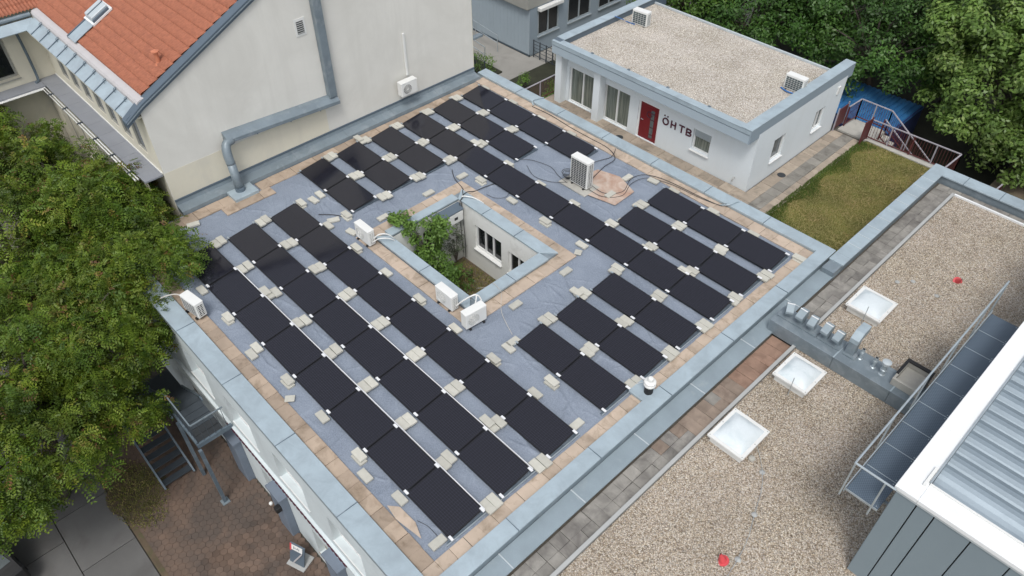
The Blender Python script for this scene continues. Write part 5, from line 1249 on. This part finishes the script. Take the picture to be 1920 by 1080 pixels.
# car mostly hidden by the tree
CR = thing('parked_car', 'dark car half hidden under the tree at the lower left', 'car', (-20.1, -4.55, -6)); CR.rotation_euler = (0, 0, .2)
prc = [(-2.1, .35), (-2.15, .7), (-1.95, .95), (-1.1, 1.05), (-.45, 1.45), (1.0, 1.48), (1.75, 1.1), (2.1, 1.0), (2.15, .6), (2.1, .35)]
PP(MB().prism(prc, -.85, .85, lambda a, o, z: (o, a, z)), 'body', 'rubber', CR, .06)
PP(MB().quad((-1.02, -.72, 1.1), (-1.02, .72, 1.1), (-.48, .62, 1.47), (-.48, -.62, 1.47)), 'windscreen', 'glass_grey', CR)
PP(MB().quad((1.1, -.62, 1.49), (1.1, .62, 1.49), (1.72, .72, 1.14), (1.72, -.72, 1.14)), 'rear_window', 'glass_grey', CR)
for sy in (-1, 1):
    PP(MB().quad((-.9, sy*.856, 1.02), (1.5, sy*.856, 1.08), (1.0, sy*.80, 1.42), (-.42, sy*.80, 1.42)), 'side_window', 'glass', CR)
    PP(MB().box(-2.14, -2.05, sy*.6-.14, sy*.6+.14, .62, .76), 'headlight', 'glass_grey', CR, .02)
    for sx in (-1.35, 1.35):
        o = PP(MB().lathe([(.2, -.1), (.32, -.1), (.34, 0), (.32, .1), (.2, .1)], (0, 0, 0), 18), 'wheel', 'rubber', CR); o.matrix_local = Matrix.Translation((sx, sy*.8, .33)) @ Matrix.Rotation(math.pi/2, 4, 'X')

# ------------------------------------------------------------------ trees
def unit(v): return v/np.maximum(np.linalg.norm(v, axis=-1, keepdims=True), 1e-6)
def clumps(c, r, n, fill=.35, low=-.35):
    d = unit(RNG.normal(size=(n*3, 3))); d = d[d[:, 2] > low][:n]; k = len(d)
    rad = np.where(RNG.random(k) < fill, RNG.uniform(.45, .85, k), RNG.uniform(.82, 1.08, k))
    return np.array(c)+d*np.array(r)*rad[:, None], d
def leaves_simple(C, D, per, cr, size, squash=.7, droop=.2):
    """leaf quads in clumps; returns V,F,tint"""
    n = len(C)*per; ci = np.repeat(np.arange(len(C)), per)
    scale = RNG.uniform(.6, 1.35, len(C))[ci, None]
    d = unit(RNG.normal(size=(n, 3))); rr = RNG.random(n)**.45
    P = C[ci]+d*rr[:, None]*cr*scale*np.array([1, 1, squash])
    nrm = unit(d*.7+D[ci]*.35+np.array([0, 0, .75])+RNG.normal(size=(n, 3))*.45)
    t = unit(np.cross(nrm, RNG.normal(size=(n, 3)))); b = np.cross(nrm, t)
    s = RNG.uniform(.6, 1.25, n)[:, None]*size
    V = np.stack([P-t*s, P+b*s*.48, P+t*s-nrm*s*droop, P-b*s*.48], 1).reshape(-1, 3)
    tint = np.clip(RNG.uniform(0, .55, n)+RNG.uniform(0, .4, len(C))[ci]+.12*rr-.05, 0, 1)
    return V, np.arange(n*4).reshape(-1, 4), tint
def leaves_pinnate(C, D, per, cr, L=.42):
    n = len(C)*per; ci = np.repeat(np.arange(len(C)), per)
    cs = RNG.uniform(.65, 1.3, len(C))[ci, None]
    d = unit(RNG.normal(size=(n, 3))+D[ci]*.6); rr = RNG.random(n)**.5
    P = C[ci]+d*rr[:, None]*cr*cs*np.array([1, 1, .65])
    ax = unit(d*np.array([1, 1, .25])+np.array([0, 0, -.25])+RNG.normal(size=(n, 3))*.55)     # rachis, drooping outward
    up = unit(np.array([0, 0, 1.])+RNG.normal(size=(n, 3))*.55); sd_ = unit(np.cross(ax, up)); nr = np.cross(sd_, ax)
    Lr = L*RNG.uniform(.5, 1.3, n)
    K = 5; Vs = []
    for k in range(K):
        u = (k+.6)/K; base_ = P+ax*(Lr*u)[:, None]-np.array([0, 0, 1])*(Lr*u*u*.4)[:, None]
        for s in (-1, 1):
            ll = (Lr*.36*(1-.4*abs(u-.45))*RNG.uniform(.7, 1.2, n))[:, None]
            dirn = unit(sd_*s+ax*RNG.uniform(.15, .7, n)[:, None]-nr*RNG.uniform(-.1, .7, n)[:, None]); wv = ax*(Lr*.085)[:, None]
            Vs.append(np.stack([base_, base_+dirn*ll*.5+wv, base_+dirn*ll, base_+dirn*ll*.5-wv], 1))
    V = np.stack(Vs, 1).reshape(-1, 3); tot = n*K*2
    cb = RNG.uniform(0, .42, len(C))[ci]
    ti = np.clip(RNG.uniform(0, .5, n)+cb, 0, .9)
    ti = np.where(RNG.random(n) < .02+.06*(cb > .34), .97, ti)
    tint = np.repeat(ti, K*2)+RNG.uniform(-.08, .08, tot)
    return V, np.arange(tot*4).reshape(-1, 4), np.clip(tint, 0, 1)
def tree(lab, base, crowns, kind, mat, per, cr, size, fill=.35, grp=None, low=-.35, name='tree', trunk_r=.22):
    t = thing(name, lab, 'tree', base, grp)
    Cs, Ds = zip(*[clumps(c, r, n, fill, low) for c, r, n in crowns]); C, D = np.concatenate(Cs), np.concatenate(Ds)
    V, Fq, ti = (leaves_pinnate(C, D, per, cr, size) if kind == 'pin' else leaves_simple(C, D, per, cr, size))
    link('crown', fast_mesh('crown', V, Fq, mat, ti), t)
    m = MB(); b = Vector(base)
    c0 = np.mean([c for c, r, n in crowns], 0); fork = Vector((b.x+(c0[0]-b.x)*.3, b.y+(c0[1]-b.y)*.3, b.z+(c0[2]-b.z)*.55))
    m.tube([b, (b+fork)/2+Vector((.1, .05, 0)), fork], trunk_r*1.2, 10, 4, r2=trunk_r*.8)
    m.build('trunk', 'bark', t, smooth=True)
    m = MB(); sel = RNG.permutation(len(C))[:min(26, len(C))]
    for i in sel:
        e = Vector(C[i]); mid = fork.lerp(e, .5)+Vector((J(.4), J(.4), .3)); m.tube([fork, mid, e], trunk_r*.42, 6, 4, r2=.02)
    m.build('branches', 'bark', t, smooth=True)
    return t
tree('big tree with feathery leaves leaning over the street parapet', (-20.8, -1.6, -6), [((-21.4, -1.1, -1.4), (4.1, 4.2, 2.9), 300), ((-19.2, -1.7, -1.6), (2.4, 2.3, 1.9), 105), ((-21.8, 1.8, -.7), (2.8, 2.3, 2.0), 130), ((-22.0, 4.0, .5), (1.7, 1.5, .9), 58)], 'pin', 'leaf_left', 44, .44, .31, .22, low=-.45, trunk_r=.26)
tree('feathery leaved tree before the courtyard wall, left of the big tree', (-29.0, .6, -6), [((-28.6, 1.2, -.4), (4.6, 4.1, 2.9), 300), ((-25.3, 3.9, .25), (2.5, 2.0, 1.9), 140), ((-32.3, 2.0, -.2), (2.6, 3.0, 2.2), 120)], 'pin', 'leaf_left', 36, .45, .33, .22, low=-.4, trunk_r=.26)
DK, MD, LT = 'leaf_dark', 'leaf_mid', 'leaf_light'
FT = [ # label, base, crowns, mat
 ('light leaved maple overhanging the blue container at the right', (-6.2, 37.8, -3.5), [((-6.5, 37.2, .2), (3.9, 3.5, 3.4), 170), ((-4.3, 35.9, -1.0), (2.6, 2.4, 2.0), 80), ((-8.3, 38.4, 2.0), (3.2, 3.0, 2.4), 90)], LT, 150),
 ('mid green tree at the far right edge of the wood', (-1.5, 40.5, -3.5), [((-1.8, 40, .5), (4.2, 3.8, 4.0), 170)], LT, 110),
 ('dark tree directly above the corner of the pale gravel roof', (-13.2, 37.6, -3.5), [((-13.2, 37.6, -.3), (3.4, 3.0, 2.9), 120)], DK, 120),
 ('dark tree behind the blue container', (-10.2, 40.8, -3.5), [((-10.2, 40.4, .6), (3.4, 3.2, 3.6), 130)], DK, 110),
 ('dark green tree left of the container, behind the roof edge', (-16.8, 38.6, -3.5), [((-16.8, 38.2, .2), (3.2, 3.0, 3.0), 120)], DK, 110),
 ('bushy dark tree behind the middle of the pale gravel roof', (-19.6, 36.0, -3.5), [((-19.6, 35.8, -.3), (3.1, 2.7, 2.6), 110)], DK, 120),
 ('bright green tree beside the far corner of the pale gravel roof', (-23.2, 35.4, -3.5), [((-23.0, 35.2, .0), (2.9, 2.6, 2.7), 110)], MD, 130),
 ('mid green tree at the top of the picture beside the grey building', (-24.6, 40.0, -3.5), [((-24.4, 39.8, .8), (3.2, 3.0, 3.4), 110)], MD, 100),
 ('mid green tree in the second line above the pale gravel roof', (-20.2, 41.6, -3.5), [((-20.2, 41.4, 1.0), (3.6, 3.2, 3.8), 120)], MD, 100),
 ('dark tree in the second line above the roof corner', (-15.4, 43.4, -3.5), [((-15.4, 43.0, 1.4), (3.8, 3.3, 4.0), 130)], DK, 100),
 ('dark tree in the second line behind the maple', (-9.6, 46.2, -3.5), [((-9.6, 45.8, 2.0), (4.2, 3.6, 4.4), 130)], DK, 95),
 ('tree in the far line at the top right corner', (-3.6, 46.8, -3.5), [((-3.8, 46.4, 1.6), (4.0, 3.6, 4.4), 130)], MD, 95),
 ('far dark tree at the very top of the wood', (-13.4, 50.2, -3.5), [((-13.4, 49.8, 2.4), (4.4, 3.6, 4.6), 120)], DK, 80),
 ('far mid green tree at the top middle of the wood', (-19.6, 48.4, -3.5), [((-19.6, 48.0, 2.2), (4.2, 3.6, 4.4), 120)], MD, 80)]
for lab, b, cr_, mt, per in FT:
    lt = mt == LT
    tree(lab, b, cr_, 'simple', mt, per, .66 if lt else .72, .115 if lt else .10, .3, 'trees of the wood behind the houses', low=-.5)
def shrub(name, lab, c, r, n, mat, per, cr, size, grp=None, cat='bush', stem=True):
    t = thing(name, lab, cat, (c[0], c[1], c[2]-r[2]), grp)
    C, D = clumps(c, r, n, .5, -.6); V, Fq, ti = leaves_simple(C, D, per, cr, size)
    link('foliage', fast_mesh('foliage', V, Fq, mat, ti), t)
    m = MB(); b = Vector((c[0], c[1], c[2]-r[2]))
    for i in RNG.permutation(len(C))[:8]: m.tube([b, b.lerp(Vector(C[i]), .5)+Vector((0, 0, .15)), C[i]], .02, 5, 3, r2=.006)
    m.build('stems', 'bark', t)
    return t
# light well planting: tree rising above the coping, vine, low shrub
t = thing('courtyard_tree', 'bright green young tree growing out of the light well', 'tree', (-17.0, 12.0, -2.6))
cl = [((-17.15, 12.2, -.7), (.55, .65, 1.0), 46), ((-17.75, 11.7, .25), (.38, .34, .38), 16), ((-17.0, 12.55, .05), (.3, .3, .45), 14), ((-16.5, 12.2, -1.5), (.6, .6, .8), 30), ((-18.05, 11.5, .5), (.22, .2, .25), 8)]
Cs, Ds = zip(*[clumps(c, r, n, .5, -.9) for c, r, n in cl]); C, D = np.concatenate(Cs), np.concatenate(Ds)
V, Fq, ti = leaves_simple(C, D, 42, .24, .07, .9); link('crown', fast_mesh('court_crown', V, Fq, 'leaf_court', ti), t)
m = MB().tube([(-17.0, 12.0, -2.6), (-17.05, 12.1, -1.4), (-17.2, 12.1, -.3)], .05, 7, 4, r2=.02); m.tube([(-17.05, 12.1, -1.4), (-17.5, 11.8, -.4), (-17.9, 11.6, .3)], .03, 6, 4, r2=.01)
for i in RNG.permutation(len(C))[:20]: m.tube([(-17.1, 12.1, -1.0), C[i]], .014, 4, 0, r2=.005)
m.build('trunk', 'bark', t)
shrub('climbing_vine', 'thin grey green vine climbing the inner corner of the light well', (-17.35, 13.5, -1.5), (.22, .38, .9), 40, 'leaf_vine', 16, .14, .045, cat='vine')
shrub('low_shrub', 'low dark green shrub on the soil of the light well', (-16.7, 12.9, -2.3), (.75, .55, .4), 30, 'leaf_mid', 30, .2, .05)
shrub('low_shrub', 'brighter low shrub under the young tree in the light well', (-16.2, 12.0, -2.2), (.5, .5, .45), 26, 'leaf_court', 26, .18, .055)
V, Fq, t_ = blades(7000, -17.5, -13.6, 11.0, 14.0, -2.6, .02, .09, .02)
tag(link('courtyard_weeds', fast_mesh('courtyard_weeds', V, Fq, 'grass_blade', t_)), 'sparse dry weeds on the light well soil', 'weeds', kind='stuff')
# garden plants by the path
for c, r, n, l in (((-29.8, 25.6, -3.0), (1.3, .7, .55), 40, 'green bush at the foot of the cream wall corner'), ((-26.3, 25.8, -3.0), (.35, .35, .6), 14, 'slim light green shrub behind the roof corner coping'),
     ((-24.0, 26.6, -2.9), (1.1, 1.0, .65), 46, 'leafy bush behind the brown terrace railing'), ((-26.4, 29.4, -3.0), (.9, .5, .5), 30, 'dark bush behind the grey bar fence'), ((-25.2, 28.6, -2.8), (.5, .5, .7), 22, 'bright bush between fence and white house'),
     ((-22.9, 24.6, -2.6), (.7, 1.0, .9), 40, 'leafy bush below the terrace railing')):
    shrub('garden_bush', l, c, r, n, 'leaf_court', 34, .28, .055, 'bushes beside the path')

for o in COL.objects:
    if o.parent is None and o.get('category') and not o.get('kind'): o['kind'] = 'thing'
